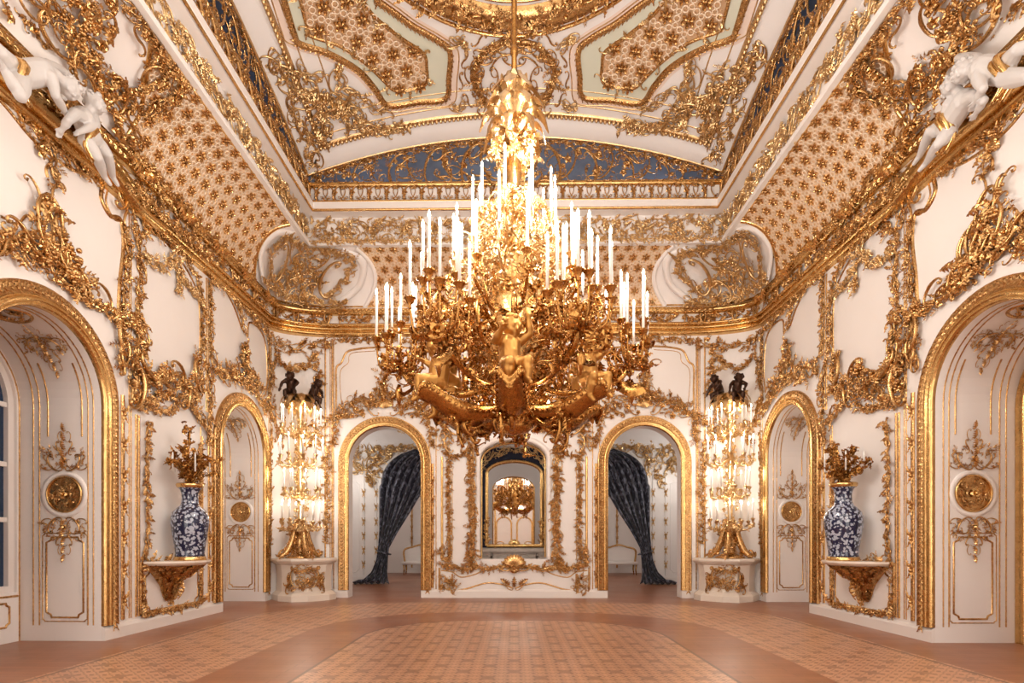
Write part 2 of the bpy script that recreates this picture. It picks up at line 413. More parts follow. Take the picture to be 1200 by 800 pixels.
NA = 28
def wall_strip(mb, S, u0, u1, z1, holes, w=0., step=.6):
    """flat wall with holes (uc, r, sill, spring, flat)"""
    cuts = sorted({round(x, 4) for x in [u0, u1] + [h[0] - h[1] for h in holes] + [h[0] + h[1] for h in holes]})
    for a, b in zip(cuts[:-1], cuts[1:]):
        h = next((h for h in holes if abs((a + b) / 2 - h[0]) < h[1]), None)
        if h is None:
            us = np.linspace(a, b, max(2, int((b - a) / step))); lo = np.zeros(len(us))
        else:
            us = h[0] - h[1] * np.cos(np.linspace(0, PI, NA)); lo = h[3] + h[4] * h[1] * np.sqrt(np.maximum(0, 1 - ((us - h[0]) / h[1]) ** 2))
            if h[2] > 0: mb.add(np.concatenate([S(us, us * 0, us * 0 + w), S(us, us * 0 + h[2], us * 0 + w)]), gridf(2, len(us))[:, ::-1], S.flip)
        rows = [S(us, lo + (z1 - lo) * t, us * 0 + w) for t in (0, .5, 1)]
        mb.add(np.concatenate(rows), gridf(3, len(us))[:, ::-1], S.flip)
def reveal(mb, S, h, depth):
    P = arch(h[0], h[1], h[2], h[3], NA, h[4]); 
    if h[2] > 0: P = np.vstack([P, P[:1]])
    rows = [S(P[:, 0], P[:, 1], np.full(len(P), -t)) for t in np.linspace(0, depth, 3)]
    mb.add(np.concatenate(rows), gridf(3, len(P)), S.flip)

RI, RO = .86, 1.10                                         # arch: inner and outer radius of the gilded frame
Z_C = 5.85                                                 # underside of the cornice
sideholes = [(6.3, RI, 0, SPR, 1), (10.95, RI, 0, SPR, 1)]
for S, nm in ((SL, 'wall_left'), (SR, 'wall_right')):
    mb = MB(); wall_strip(mb, S, -.9, YB - CB, 6.3, sideholes)
    for h in sideholes: reveal(mb, S, h, 1.05)
    Sb = Surf(lambda u, v, w, S=S: S.f(u, v, w - 1.05), S.flip)
    if nm == 'wall_left':
        wall_strip(mb, Sb, 5.2, 7.4, 4.6, [(6.3, .81, .62, 3.0, 1)]); reveal(mb, Sb, (6.3, .81, .62, 3.0, 1), .16)
        wall_strip(mb, Sb, 9.9, 12.0, 4.6, [])
    else:
        wall_strip(mb, Sb, 9.9, 12.0, 4.6, []); wall_strip(mb, Sb, 5.2, 7.4, 4.6, [(6.3, .72, 0, 2.95, 1)])
    struct(mb, nm, W)
mb = MB(); bh = [(-2.9, .82, 0, SPR, 1), (2.9, .82, 0, SPR, 1), (-.02, .75, .86, 3.12, .58)]
wall_strip(mb, SB, -(XW - CA), XW - CA, 6.3, bh)
for h in bh: reveal(mb, SB, h, .32)
for sd in (-1, 1):
    S = corner_surf(sd); us = np.linspace(0, 1, 14); loft(mb, [S(us, us * 0 + z, us * 0) for z in (0, 3, 6.3)], flip=not S.flip)
struct(mb, 'wall_back', W)

# baseboards: along each stretch of wall between the openings
def skirting(mb, S, segs):
    for a, b in segs:
        us = np.linspace(a, b, 8); pr = [(0, .0), (0, .05), (.14, .05), (.17, .03), (.19, .0)]
        loft(mb, [S(us, us * 0 + z, us * 0 + w) for z, w in pr], flip=not S.flip)
        for e in (a, b): mb.add([S(e, z, w) for z, w in ((0, 0), (0, .05), (.16, .05), (.19, 0))], [(0, 1, 2, 3)])
for S, nm in ((SL, 'baseboard_left'), (SR, 'baseboard_right')):
    mb = MB(); skirting(mb, S, [(-.9, 5.2), (7.16, 10.09), (11.81, YB - CB)])
    h = Surf(lambda u, v, w, S=S: S.f(np.full_like(u, 7.16) - w, v, u), S.flip)
    struct(mb, nm, M['paint'])
mb = MB(); skirting(mb, SB, [(-2.08, 2.08), (-4.02, -3.72), (3.72, 4.02)]); struct(mb, 'baseboard_back', M['paint'])

mb = MB(); SRr = Surf(lambda u, v, w: (u, -.95 + w, v), True); wall_strip(mb, SRr, -2.0, 2.0, 5.8, []); 
for x in (-2., 2.): loft(mb, [np.array([(x, -.95, z), (x, -1.25, z)]) for z in (0, 5.8)], flip=x > 0)
struct(mb, 'wall_rear', W)
# plan path of the room at inset i with corner roundness k
def plan(i, z, k, dense=1):
    x1, y1 = XW - i, YB - i; a, b = max(CA * k, .002), max(CB * k, .002)
    L = [(-x1, y) for y in np.linspace(-.9, y1 - b, 44 * dense)]
    t = np.linspace(0, PI / 2, 14)[1:-1]; Cc = [(-x1 + a - a * math.cos(q), y1 - b + b * math.sin(q)) for q in t]
    Bk = [(x, y1) for x in np.linspace(-x1 + a, x1 - a, 44 * dense)]
    P = L + Cc + Bk; R = [(-x, y) for x, y in (L + Cc)][::-1]
    P = np.array(P + R); return np.c_[P, np.full(len(P), z)]
def ring(mb, rows): return loft(mb, [plan(*r) for r in rows], flip=False)
def roll(i, z, r, k, n=7, ang0=-.5 * PI, ang1=.5 * PI):
    return [(i + r * math.cos(a), z + r * math.sin(a), k) for a in np.linspace(ang0, ang1, n)]
trim(ring(MB(), [(0, 5.84, 1), (.05, 5.86, 1)] + roll(.05, 5.90, .04, 1) + [(.06, 5.95, 1)] + roll(.07, 6.0, .045, 1) + [(.09, 6.05, 1)] + roll(.10, 6.08, .03, 1) + [(.0, 6.11, 1)]), GB)
struct(ring(MB(), [(0, 6.1, 1), (.06, 6.11, 1), (.04, 6.2, .97), (.08, 6.30, .95), (.0, 6.31, .95)]), 'trim_90', W, True)
trim(ring(MB(), [(.08, 6.29, .95)] + roll(.13, 6.36, .07, .92, 9) + [(.10, 6.43, .9), (.16, 6.47, .9), (.13, 6.5, .9)]), GB)
# cove surface from the cornice up to the frieze
CV0, CV1 = 6.42, 7.34
def cove_ik(t):
    return .12 + .90 * (1 - math.cos(t * PI / 2)) * .55 + .90 * t * .45, CV0 + (CV1 - CV0) * (math.sin(t * PI / 2) * .55 + t * .45), .9 * (1 - t)
trim(ring(MB(), [cove_ik(t) for t in np.linspace(0, 1, 10)]), W)
struct(ring(MB(), [(1.02, 7.33, 0), (1.10, 7.33, 0), (1.10, 7.41, 0), (1.02, 7.44, 0), (.98, 7.46, 0), (.98, 7.96, 0), (1.16, 7.98, 0)]), 'trim_91', W)
trim(ring(MB(), roll(.99, 7.46, .03, 0, 6)), GB)
struct(ring(MB(), [(1.12, 7.99, 0), (1.2, 8.01, 0), (1.22, 8.03, 0), (1.22, 8.15, 0), (1.05, 8.17, 0), (1.0, 8.2, 0), (1.08, 8.55, 0), (.9, 8.66, 0)]), 'trim_92', W)
trim(ring(MB(), roll(1.19, 8.0, .028, 0, 6)), GB); trim(ring(MB(), roll(1.19, 8.17, .028, 0, 6)), GB)
trim(ring(MB(), roll(1.06, 8.58, .06, 0, 8)), GB)

# gallery void behind the grilles: slate blue back wall, floor and ceiling ribs
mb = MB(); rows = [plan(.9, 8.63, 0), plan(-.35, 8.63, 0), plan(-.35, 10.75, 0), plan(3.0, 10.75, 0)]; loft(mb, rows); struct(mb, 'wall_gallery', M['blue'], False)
# vault
VX, VY0, VY1 = 4.24, 1.0, 11.52
mb = MB(); xs, ys = np.linspace(-VX, VX, 50), np.linspace(VY0 - 1.9, VY1, 60); X, Y = np.meshgrid(xs, ys, indexing='ij')
mb.add(np.stack([X, Y, vz(X, Y)], -1).reshape(-1, 3), gridf(50, 60)[:, ::-1]); struct(mb, 'ceiling', M['ceil'], True)
# edge of the vault: white arched soffit with a beaded gilt band
SV = Surf(lambda u, v, w: (u, v, vz(u, v) - w), True)
ex = np.linspace(-VX, VX, 40); ey = np.linspace(VY0 - 1.9, VY1, 44)
edgep = np.array([(-VX, y) for y in ey] + [(x, VY1) for x in ex[1:]] + [(VX, y) for y in ey[::-1][1:]])
mb = MB(); sweep(mb, SV, edgep, [(-.32, .0), (-.3, .03), (-.05, .05), (.02, .05), (.06, .0), (.06, -.14), (.02, -.2)]); trim(mb, M['ceil'])
mb = MB(); sweep(mb, SV, edgep, bead(.02, .02, .05)); trim(mb, GP)
mb = MB(); P2 = np.array([(-VX + .42, y) for y in ey if y < VY1 - .42] + [(-VX + .42, VY1 - .42)] + [(x, VY1 - .42) for x in ex if abs(x) < VX - .42] + [(VX - .42, VY1 - .42)] + [(VX - .42, y) for y in ey[::-1] if y < VY1 - .42])
sweep(mb, SV, P2, bead(.05, .035)); Q, T = resample(P2, .085)
for (u, v) in Q: put(mb, SV, BEAD, u, v, .075, w=.025)
trim(mb, GP)
for k, d in enumerate((.62, .9)):
    mb = MB(); q = np.array([(-VX + d, VY0 - 1.5), (-VX + d, VY1 - d), (VX - d, VY1 - d), (VX - d, VY0 - 1.5)]); q, _ = resample(q, .2); sweep(mb, SV, q, bead(.012, .012)); trim(mb, GP)

# ------------------------------------------------------------------ surfaces of the cove, friezes, grilles
CL = 1.36
def cove_pos(v, w):
    t = np.clip(np.asarray(v, float) / CL, 0, 1); e = 1e-3
    f = lambda t: (.12 + .90 * (1 - np.cos(t * PI / 2)) * .55 + .90 * t * .45, CV0 + (CV1 - CV0) * (np.sin(t * PI / 2) * .55 + t * .45))
    i, z = f(t); i2, z2 = f(t + e); di, dz = i2 - i, z2 - z; L = np.hypot(di, dz)
    return i + w * dz / L, z - w * di / L
def cove_side(sd):
    def f(u, v, w):
        i, z = cove_pos(v, w); return sd * (XW - i), u, z
    return Surf(f, sd > 0)
def f_cb(u, v, w):
    i, z = cove_pos(v, w); return u, YB - i, z
SCB = Surf(f_cb)
def cove_corner(sd):
    def f(u, v, w):
        i, z = cove_pos(v, 0 * w); e = .55 * (1 - np.clip(v / CL, 0, 1)) + .12
        q = np.sqrt(u * u + e * e); dx, dy = (u + q) / 2, (q - u) / 2
        nz = -.62; nh = .55
        return -sd * (-(XW - i) + dx + w * nh), YB - i - dy - w * nh, z + w * nz
    return Surf(f, sd > 0)
FI = .98
def fz(sd, i): return side_surf(sd, i)

def diaper(mb_ring, mb_flow, S, test, u0, u1, v0, v1, p=.30):
    """lattice of white rings with six petalled gilt flowers"""
    a = np.linspace(0, 2 * PI, 9, endpoint=False)
    def ringt(R, r): 
        mb = MB(); V = np.array([((R + r * math.cos(b)) * math.cos(x), (R + r * math.cos(b)) * math.sin(x), r * math.sin(b) + r * .6) for x in a for b in (0, PI / 2, PI)])
        return V, gridf(9, 3, True, False)
    T = ringt(.135, .030); h = p * math.sqrt(3) / 2; j = 0; v = v0
    while v <= v1:
        u = u0 + (p / 2 if j % 2 else 0)
        while u <= u1:
            if test(u, v): put(mb_flow, S, PETALS, u, v, p * .58, .5, w=.009, sz=p * .4)
            for du, dv in ((.5, 0), (.25, .433), (-.25, .433), (.5, .2887), (0, .577)):
                uu, vv = u + du * p, v + dv * p
                if test(uu, vv): put(mb_ring, S, T, uu, vv, p * (1. if du in (.5,) and dv == 0 or dv == .433 else .85), 0, w=.008)
            u += p
        v += h; j += 1

# ------------------------------------------------------------------ ornament of the side walls (left one measured, right one its mirror)
def half_round(r): return half(r, r * .8, 6)
def frame_arch(S, uc, nm, label, depth=.0):
    """gilded architrave round an arch: fluted inner band, carved outer band"""
    o = empty('gilded_arch_frame', S(np.array([uc]), np.array([0.]), np.array([0.]))[0].tolist(), label, 'arch frame')
    mb = MB(); prof = []
    for r0 in (RI + .005, RI + .055, RI + .105):
        pass
    prof = [(-.10, 0), (-.10, .05), (-.085, .065), (-.065, .07), (-.05, .055), (-.04, .08), (-.015, .09), (.0, .07), (.01, .05), (.02, .06)]
    P = arch(uc, (RI + .10), .19, SPR, 30); sweep(mb, S, P, prof[::1])
    p1 = mb.build('fluted_band', GB, o, True, loc=o.location)
    mb = MB(); P = arch(uc, RI + .185, .19, SPR, 30); sweep(mb, S, P, [(-.07, .05), (-.06, .06), (.05, .05), (.06, .06), (.075, .045), (.08, 0)])
    husks(mb, S, P, .105, .05)
    mb.build('carved_band', G, o, True, loc=o.location)
    return o
def roundel(Sx, u, v, r, label):
    o = empty('gilded_roundel', Sx(np.array([u]), np.array([v]), np.array([0.]))[0].tolist(), label, 'roundel')
    L = o.location; a = np.linspace(0, 2 * PI, 40, endpoint=False); cP = lambda q: np.c_[u + q * np.cos(a), v + q * np.sin(a)]
    mb = MB(); sweep(mb, Sx, cP(r * 1.14), [(-.14 * r, .0), (-.12 * r, .02), (.1 * r, .02), (.12 * r, 0)], True); mb.build('white_surround', W, o, True, loc=L)
    mb = MB(); sweep(mb, Sx, cP(r * .95), bead(.06 * r, .03), True); mb.build('rim', GB, o, True, loc=L)
    mb = MB(); rows = [Sx(u + q * np.cos(a), v + q * np.sin(a), np.full(40, .004 + .02 * (1 - q / r) )) for q in (r * .95, r * .6, r * .25, .001)]
    mb.add(np.concatenate(rows), gridf(4, 40, False, True)[:, ::-1], not Sx.flip)
    rr = random.Random(int(u * 50))
    for k in range(8): put(mb, Sx, CS if k % 2 else SS, u + .56 * r * math.cos(k * PI / 4), v + .56 * r * math.sin(k * PI / 4), r * .5, k * PI / 4 + .6, w=.012)
    for k in range(26):
        q = r * rr.uniform(.25, .82); b = rr.uniform(0, 6.3); put(mb, Sx, LEAF if k % 4 else FLOW, u + q * math.cos(b), v + q * math.sin(b), r * rr.uniform(.22, .34), rr.uniform(0, 6.3), w=.015)
    mb.build('relief', G, o, True, loc=L)
    mb = MB(); put(mb, Sx, FLOW6, u, v, r * .55, w=.03); put(mb, Sx, BEAD, u, v, r * .2, w=.04); mb.build('boss', GB, o, True, loc=L)
    return o
def pendant(mb, S, u, v, W, Hh, up=1, seed=1):
    """acanthus cartouche that rises above (up=1) or hangs below (up=-1) a roundel"""
    r = random.Random(seed); A0 = 0 if up > 0 else PI
    for m in (-1, 1):
        f = (m < 0) ^ (up < 0)
        for x, y, s, a, T in ((.20, .15, .40, .5, CS), (.37, .07, .24, 1.2, CS), (.13, .46, .28, .2, SS), (.08, .70, .22, -.1, CST), (.30, .30, .2, .9, SS), (.12, .12, .22, 2.4, CST), (.40, .22, .2, .3, SS)):
            put(mb, S, T, u + m * x * W, v + up * y * Hh, s * Hh, A0 - m * up * a, f, w=.004)
        for k in range(16): put(mb, S, (LEAF, SPRIG)[k % 2], u + m * W * r.uniform(.02, .42), v + up * Hh * r.uniform(.0, .45), Hh * r.uniform(.09, .14), A0 - m * up * r.uniform(0, 1.9), f, w=.006)
    for k in range(5): put(mb, S, LEAF5, u, v + up * Hh * (.04 + .19 * k), Hh * (.22 - .01 * k), A0, w=.012)
    put(mb, S, FLOW, u, v + up * .2 * Hh, Hh * .16, w=.02)
def rod(mb, S, u, z0, z1, r=.035):
    sweep(mb, S, [(u, z0), (u, z1)], half_round(r)); k = z0 + .25
    while k < z1 - .1:
        for m in (0, 1): put(mb, S, LEAFN, u, k, .15, .35 * (1 if m else -1), bool(m), w=r * .5); put(mb, S, LEAFN, u, k, .12, PI + .35 * (1 if m else -1), bool(m), w=r * .5)
        put(mb, S, BEAD, u, k, .06, w=r * .4); k += .42
def frame(mb, S, pts, r=.016, closed=True):
    sweep(mb, S, np.array(pts), bead(r), closed)
def notched(u0, u1, v0, v1, c):
    P = []
    for (cu, cv, a0) in ((u0, v0, 0), (u1, v0, 1), (u1, v1, 2), (u0, v1, 3)):
        su, sv = (1 if cu == u0 else -1), (1 if cv == v0 else -1)
        a = [(cu + su * c, cv), (cu + su * c * .8, cv + sv * c * .55), (cu + su * c * .3, cv + sv * c * .8), (cu, cv + sv * c)]
        P += a[::-1] if a0 in (0, 2) else a
    return P

SIDE = {-1: ('left', 'wall with the window'), 1: ('right', 'wall with the gold-framed inner door')}
def make_side(sd):
    S = SL if sd < 0 else SR; L, WN = SIDE[sd]; base = 10 if sd < 0 else 400
    frame_arch(S, 6.3, 'a', 'wide gilded architrave of the near arch on the %s' % WN)
    frame_arch(S, 10.95, 'b', 'gilded architrave of the far arched niche on the %s wall beside the candelabrum' % L)
    # --- reveals: panels with roundels on the far jamb (their plane faces the camera)
    for (uc, xa, nm) in ((6.3, 0, 'near'), (10.95, 1, 'far')):
        J = Surf(lambda u, v, w, uc=uc: (sd * (XW + u), np.full_like(u, uc + RI) - w, v), sd < 0)
        cx, rr_ = (.47, .235) if xa == 0 else (.47, .21); zc = 1.88
        tr = MB()
        for q in (.10, .17, .80, .88): frame(tr, J, [(q, .2), (q, SPR)], .009, False)
        frame(tr, J, [(q, z) for q, z in notched(cx - .24, cx + .24, .30, 1.33, .07)], .012)
        frame(tr, J, [(q, z) for q, z in notched(cx - .29, cx + .29, .25, 1.38, .03)], .007)
        frame(tr, J, [(cx - .22, 2.62), (cx - .22, SPR)], .011, False); frame(tr, J, [(cx + .22, 2.62), (cx + .22, SPR)], .011, False)
        # the same bands carried round the soffit
        K = Surf(lambda u, v, w, uc=uc: (sd * (XW + u), uc + (RI - w) * np.cos(v), SPR + (RI - w) * np.sin(v)), sd > 0)
        an = np.linspace(0, PI, 24)
        for q, r0 in ((.10, .009), (.17, .009), (.80, .009), (.88, .009)): frame(tr, K, np.c_[np.full(24, q), an], r0, False)
        for q in (cx - .22, cx + .22): frame(tr, K, np.c_[np.full(8, q), np.linspace(0, .62, 8)], .011, False)
        trim(tr)
        roundel(J, cx, zc, rr_, 'round gilded relief on the white jamb of the %s arch, %s wall' % (nm, L))
        mb = MB(); pendant(mb, J, cx, zc + rr_ * 1.3, .62, .62, 1, 5); tag(mb.build('gilded_acanthus_mount', G), 'gilded acanthus scrollwork above the roundel in the %s arch, %s wall' % (nm, L), 'wall ornament')
        mb = MB(); pendant(mb, J, cx, zc - rr_ * 1.3, .62, .58, -1, 6); tag(mb.build('gilded_acanthus_mount', G), 'gilded acanthus scrollwork below the roundel in the %s arch, %s wall' % (nm, L), 'wall ornament')
        mb = MB(); 
        Kc = Surf(lambda u, v, w, K=K: K.f(u, v / RI, w), K.flip)
        pendant(mb, Kc, cx, 1.02 * RI, .6, .55, -1, 8); pendant(mb, Kc, cx, .95 * RI, .6, .3, 1, 9)
        a = np.linspace(0, 2 * PI, 24, endpoint=False); sweep(mb, Kc, np.c_[cx + .22 * np.cos(a), 1.5 * RI + .17 * np.sin(a)], bead(.02), True)
        for k in range(12): put(mb, Kc, LEAF if k % 3 else FLOW, cx + .12 * math.cos(k), 1.5 * RI + .09 * math.sin(k), .12, k)
        tag(mb.build('gilded_soffit_ornament', G), 'gilded leaf spray and oval on the soffit of the %s arch, %s wall' % (nm, L), 'ceiling ornament')
    # --- pilaster strips
    tr = MB()
    for x in (1, 2): pass
    for u in (7.82, 7.88, 9.50): frame(tr, S, [(u, .22), (u, 3.05)], .02, False)
    for u in (7.72, 7.68): frame(tr, S, [(u, .22), (u, 5.8)], .010, False)
    for u in (9.62, 9.68): frame(tr, S, [(u, 3.5), (u, 5.8)], .016, False)
    for u in (9.80, 9.45): frame(tr, S, [(u, .22), (u, 3.2)], .012, False)
    trim(tr)
    mb = MB(); rod(mb, S, 7.55, .22, 3.25); tag(mb.build('gilded_leaf_rod', G), 'slim gilded rod with leaf knots between the near arch and the vase panel, %s wall' % L, 'wall ornament')
    mb = MB(); rod(mb, S, 9.70, .22, 3.15, .03); tag(mb.build('gilded_leaf_rod', G), 'slim gilded rod with leaf knots between the vase panel and the far niche, %s wall' % L, 'wall ornament')
    # --- dado under the vase bracket
    tr = MB(); frame(tr, S, notched(8.02, 9.36, .26, .86, .10), .014); frame(tr, S, [(7.92, .24), (9.44, .24), (9.44, .98)], .03, False); frame(tr, S, [(7.92, .98), (7.92, .24)], .03, False); trim(tr)
    mb = MB(); garland(mb, S, [(7.9, .24), (8.6, .22), (9.45, .24)], .05, .09, base + 1)
    for u in (7.95, 9.42):
        put(mb, S, LEAF5, u, .24, .2, .6 if u < 8.5 else -.6, w=.02); put(mb, S, CS, u, .36, .2, 0, u > 8.5, w=.02); vine(mb, S, [(u, .3), (u, .95)], .06, .09, .8, base + 2)
    tag(mb.build('gilded_dado_border', G), 'gilded leafy border round the low panel under the vase, %s wall' % L, 'wall ornament')
    # --- the vines that frame the vase panel
    mb = MB(); vine(mb, S, [(8.06, 3.0), (8.02, 2.2), (8.05, 1.5), (7.98, 1.05)], .07, .13, .9, base + 3, .01, .25, .2)
    vine(mb, S, [(7.93, 1.0), (8.2, .97), (8.5, .98)], .12, .15, 1., base + 4, .02); vine(mb, S, [(9.35, .98), (9.38, 1.9), (9.36, 2.9)], .07, .12, .9, base + 5, .01, .25, .2)
    tag(mb.build('gilded_vine', G), 'gilded vine climbing both edges of the panel behind the vase, %s wall' % L, 'wall ornament')
    # --- belt over the vase
    mb = MB()
    vine(mb, S, LP((158, 382), (164, 400), (157, 420), (160, 445), (170, 440), (185, 445), (202, 442), (214, 450), (224, 455)), .20, .20, 1.5, base + 6, .02, .35, .15)
    vine(mb, S, LP((152, 445), (156, 465), (170, 470), (190, 462), (210, 466), (224, 478), (238, 500)), .16, .16, 1.3, base + 7, .02, .3, .2)
    vine(mb, S, LP((222, 470), (232, 450), (230, 425), (227, 418)), .16, .17, 1.3, base + 8, .02)
    garland(mb, S, LP((158, 477), (172, 476), (186, 482), (198, 480), (207, 476)), .1, .11, base + 9)
    for q, s, a, f, T in (((153, 452), .62, .1, False, CS), ((172, 432), .55, .9, True, CS), ((205, 436), .42, 1.1, False, CS), ((190, 452), .5, 1.6, False, SS), ((228, 440), .55, .1, True, CS), ((216, 466), .5, -.5, True, SS)):
        u, v = onL(*q); put(mb, S, T, u, v, s, a, f, w=.03, sz=s * 1.3)
    tag(mb.build('gilded_rocaille_belt', G), 'heavy gilded rocaille belt of scrolls over the vase on the %s wall' % L, 'wall ornament')
    # --- drape garland in the upper panel and its carved border
    mb = MB(); garland(mb, S, LP((164, 300), (172, 307), (184, 311), (197, 305), (205, 302)), .15, .15, base + 10, .03); garland(mb, S, LP((203, 308), (207, 322), (205, 343)), .13, .14, base + 11, .02)
    garland(mb, S, LP((208, 318), (218, 336), (232, 352)), .12, .14, base + 12, .02)
    tag(mb.build('gilded_flower_swag', GP), 'gilded flower swag hung across the upper panel above the vase, %s wall' % L, 'garland')
    mb = MB()
    vine(mb, S, LP((161, 375), (160, 350), (163, 325), (161, 300), (162, 282), (172, 270), (186, 274)), .16, .13, 1., base + 13, .01)
    vine(mb, S, LP((188, 268), (204, 286), (218, 306), (232, 335), (236, 365), (236, 420)), .14, .12, 1.2, base + 14, .01)
    vine(mb, S, LP((165, 262), (185, 270), (205, 290)), .2, .14, 1., base + 15, .02)
    tag(mb.build('gilded_panel_border', G), 'gilded carved border of the tall upper panel above the vase, %s wall' % L, 'wall ornament')
    tr = MB(); P = smoothpath(LP((160, 400), (161, 350), (164, 320), (163, 300), (165, 280), (178, 273), (195, 285), (215, 310), (230, 340), (234, 370), (234, 420)), 60); frame(tr, S, P, .018, False); trim(tr)
    # --- far niche crest
    mb = MB(); vine(mb, S, LP((249, 420), (254, 436), (266, 442), (284, 446), (300, 462), (311, 480)), .24, .17, 1.4, base + 16, .02, .3, .2)
    vine(mb, S, LP((285, 400), (284, 415), (287, 432), (292, 448)), .26, .18, 1.3, base + 17, .02, .3, .1); vine(mb, S, LP((240, 425), (245, 445), (246, 480), (243, 520)), .14, .15, 1., base + 18, .01)
    vine(mb, S, LP((313, 470), (318, 495), (316, 530)), .2, .15, 1., base + 19, .01)
    u, v = onL(285, 436); crest(mb, S, u, v, 1.6, .8, base, .03)
    tag(mb.build('gilded_rocaille_crest', G), 'gilded rocaille crest with a leafy finial over the far niche arch, %s wall' % L, 'wall ornament')
    tr = MB()
    for pts in (((246, 420), (246, 350), (246, 335), (256, 330), (263, 338), (275, 362), (283, 385)), ((290, 395), (292, 378), (304, 386), (311, 404), (313, 440), (311, 462))): frame(tr, S, smoothpath(LP(*pts), 40), .02, False)
    trim(tr)
    mb = MB(); vine(mb, S, LP((270, 345), (280, 365), (285, 390)), .12, .13, .9, base + 20, .01); vine(mb, S, LP((243, 325), (258, 334), (275, 350), (300, 378), (314, 392)), .15, .13, 1.1, base + 21, .02); vine(mb, S, LP((314, 392), (315, 430), (314, 470)), .12, .11, 1., base + 22, .01); vine(mb, S, LP((245, 330), (246, 370), (246, 420)), .08, .10, 1., base + 23, .01)
    tag(mb.build('gilded_hanging_border', G), 'gilded leafy border with a drop above the panels over the far niche, %s wall' % L, 'wall ornament')
    # --- crest of the near arch
    mb = MB()
    vine(mb, S, LP((-40, 285), (0, 282), (30, 287), (50, 305), (70, 312), (88, 335)), .26, .22, 1.3, base + 24, .03, .35, .15)
    vine(mb, S, LP((38, 232), (45, 250), (55, 270), (66, 295), (80, 318)), .34, .24, 1.5, base + 25, .04, .35, .1)
    garland(mb, S, LP((80, 335), (105, 350), (125, 366), (143, 380)), .18, .16, base + 26, .02); garland(mb, S, LP((60, 310), (80, 322), (100, 340)), .2, .17, base + 27, .03)
    for q, s, a, f, T in (((55, 252), .42, .5, False, CS), ((40, 290), .4, 1.4, True, CS), ((66, 290), .45, .2, True, SS), ((88, 330), .38, .8, False, CS), ((116, 347), .34, 1.0, False, CS), ((32, 226), .34, .6, False, CST), ((62, 228), .34, -.5, True, CST), ((20, 270), .4, 1.3, False, SS), ((45, 268), .4, .1, True, CS), ((76, 312), .4, .9, True, CS)):
        u, v = onL(*q); put(mb, S, T, u, v, s, a, f, w=.04, sz=s * 1.3)
    u, v = onL(-10, 275); crest(mb, S, 6.2, 4.35, 1.4, .7, base + 3, .03)
    tag(mb.build('gilded_rocaille_crest', G), 'large gilded rocaille crest sprouting above the near arch, %s wall' % L, 'wall ornament')
    # --- shaped border between arch panel and pier, with the consoles at mid height
    tr = MB()
    P = smoothpath(LP((112, 208), (120, 214), (118, 232), (128, 252), (141, 258), (144, 290), (140, 330), (138, 372)), 50); frame(tr, S, P, .03, False); frame(tr, S, P + np.array([.09, 0]), .014, False)
    frame(tr, S, smoothpath(LP((-60, 60), (0, 118), (40, 165), (80, 196), (116, 210)), 40), .02, False)
    frame(tr, S, smoothpath(LP((85, 335), (105, 352), (132, 362)), 20), .02, False); frame(tr, S, smoothpath(LP((0, 253), (20, 262), (30, 253), (42, 254)), 20), .014, False); trim(tr)
    mb = MB()
    for q, s, a, f, T in (((135, 222), .5, .2, False, CS), ((140, 232), .4, .6, True, CS), ((142, 250), .35, 0, False, SS), ((141, 395), .5, .0, True, CS), ((140, 412), .4, .1, False, CS), ((139, 425), .35, 0, True, SS)):
        u, v = onL(*q); put(mb, S, T, u, v, s, a, f, w=.03, sz=s * 1.2)
    vine(mb, S, LP((143, 262), (148, 300), (143, 345), (143, 372)), .08, .13, 1., base + 28, .01); vine(mb, S, LP((142, 380), (140, 410), (140, 432)), .14, .16, 1.2, base + 29, .02); garland(mb, S, LP((128, 365), (140, 374), (156, 372), (166, 380)), .2, .16, base + 30, .03)
    vine(mb, S, LP((155, 252), (156, 265), (158, 275)), .14, .12, 1., base + 31, .01)
    tag(mb.build('gilded_console_drop', G), 'gilded scroll console and leaf drop between the near arch and the vase panel, %s wall' % L, 'wall ornament')
    mb = MB(); vine(mb, S, LP((60, 172), (90, 196), (112, 212)), .12, .13, .8, base + 32, .0); vine(mb, S, LP((45, 170), (56, 182), (58, 200), (57, 210)), .2, .17, 1., base + 33, .0, .4); vine(mb, S, LP((10, 112), (35, 150), (60, 172)), .12, .14, .7, base + 34, .0)
    tag(mb.build('gilded_leaf_drop', G), 'small gilded leaf drop hanging from the cornice near the stucco putti, %s wall' % L, 'wall ornament')
    # --- cornice garlands and lattice moulding leaves
    mb = MB(); E = Surf(lambda u, v, w: S.f(u, v, w + .07), S.flip)
    r = random.Random(base); u = 7.7
    while u < 11.9:
        garland(mb, E, [(u, 6.25), (u + .35, 6.18), (u + .7, 6.25)], .14, .13, r.randint(0, 999), .0); put(mb, E, CS, u, 6.2, .34, .2, w=.02); put(mb, E, CS, u + .12, 6.2, .34, -.2, True, w=.02); u += .85
    tag(mb.build('gilded_cornice_garland', G), 'row of gilded garlands along the cornice of the %s wall' % L, 'garland')
    mb = MB(); husks(mb, Surf(lambda u, v, w: (sd * (XW - .17 - w * .9), u, 6.36 + v - w * .3), sd > 0), [(-.5, 0), (11.7, 0)], .12, .03)
    for u in np.arange(7.6, 11.9, 1.0): put(mb, E, LEAF5, u, 6.28, .3, 1.4, w=.1); put(mb, E, LEAF5, u, 6.3, .3, -1.4, True, w=.1); put(mb, E, SHELL, u, 6.24, .2, w=.1)
    tag(mb.build('gilded_leaf_moulding', GB), 'gilded leaf moulding at the foot of the lattice cove, %s side' % L, 'moulding')
    # --- lattice cove panel
    SC = cove_side(sd); ends = lambda v: (7.35 - .9 * max(0, v - .5) ** 1.3 + .0, 11.15 - .5 * math.sin(v * 1.6))
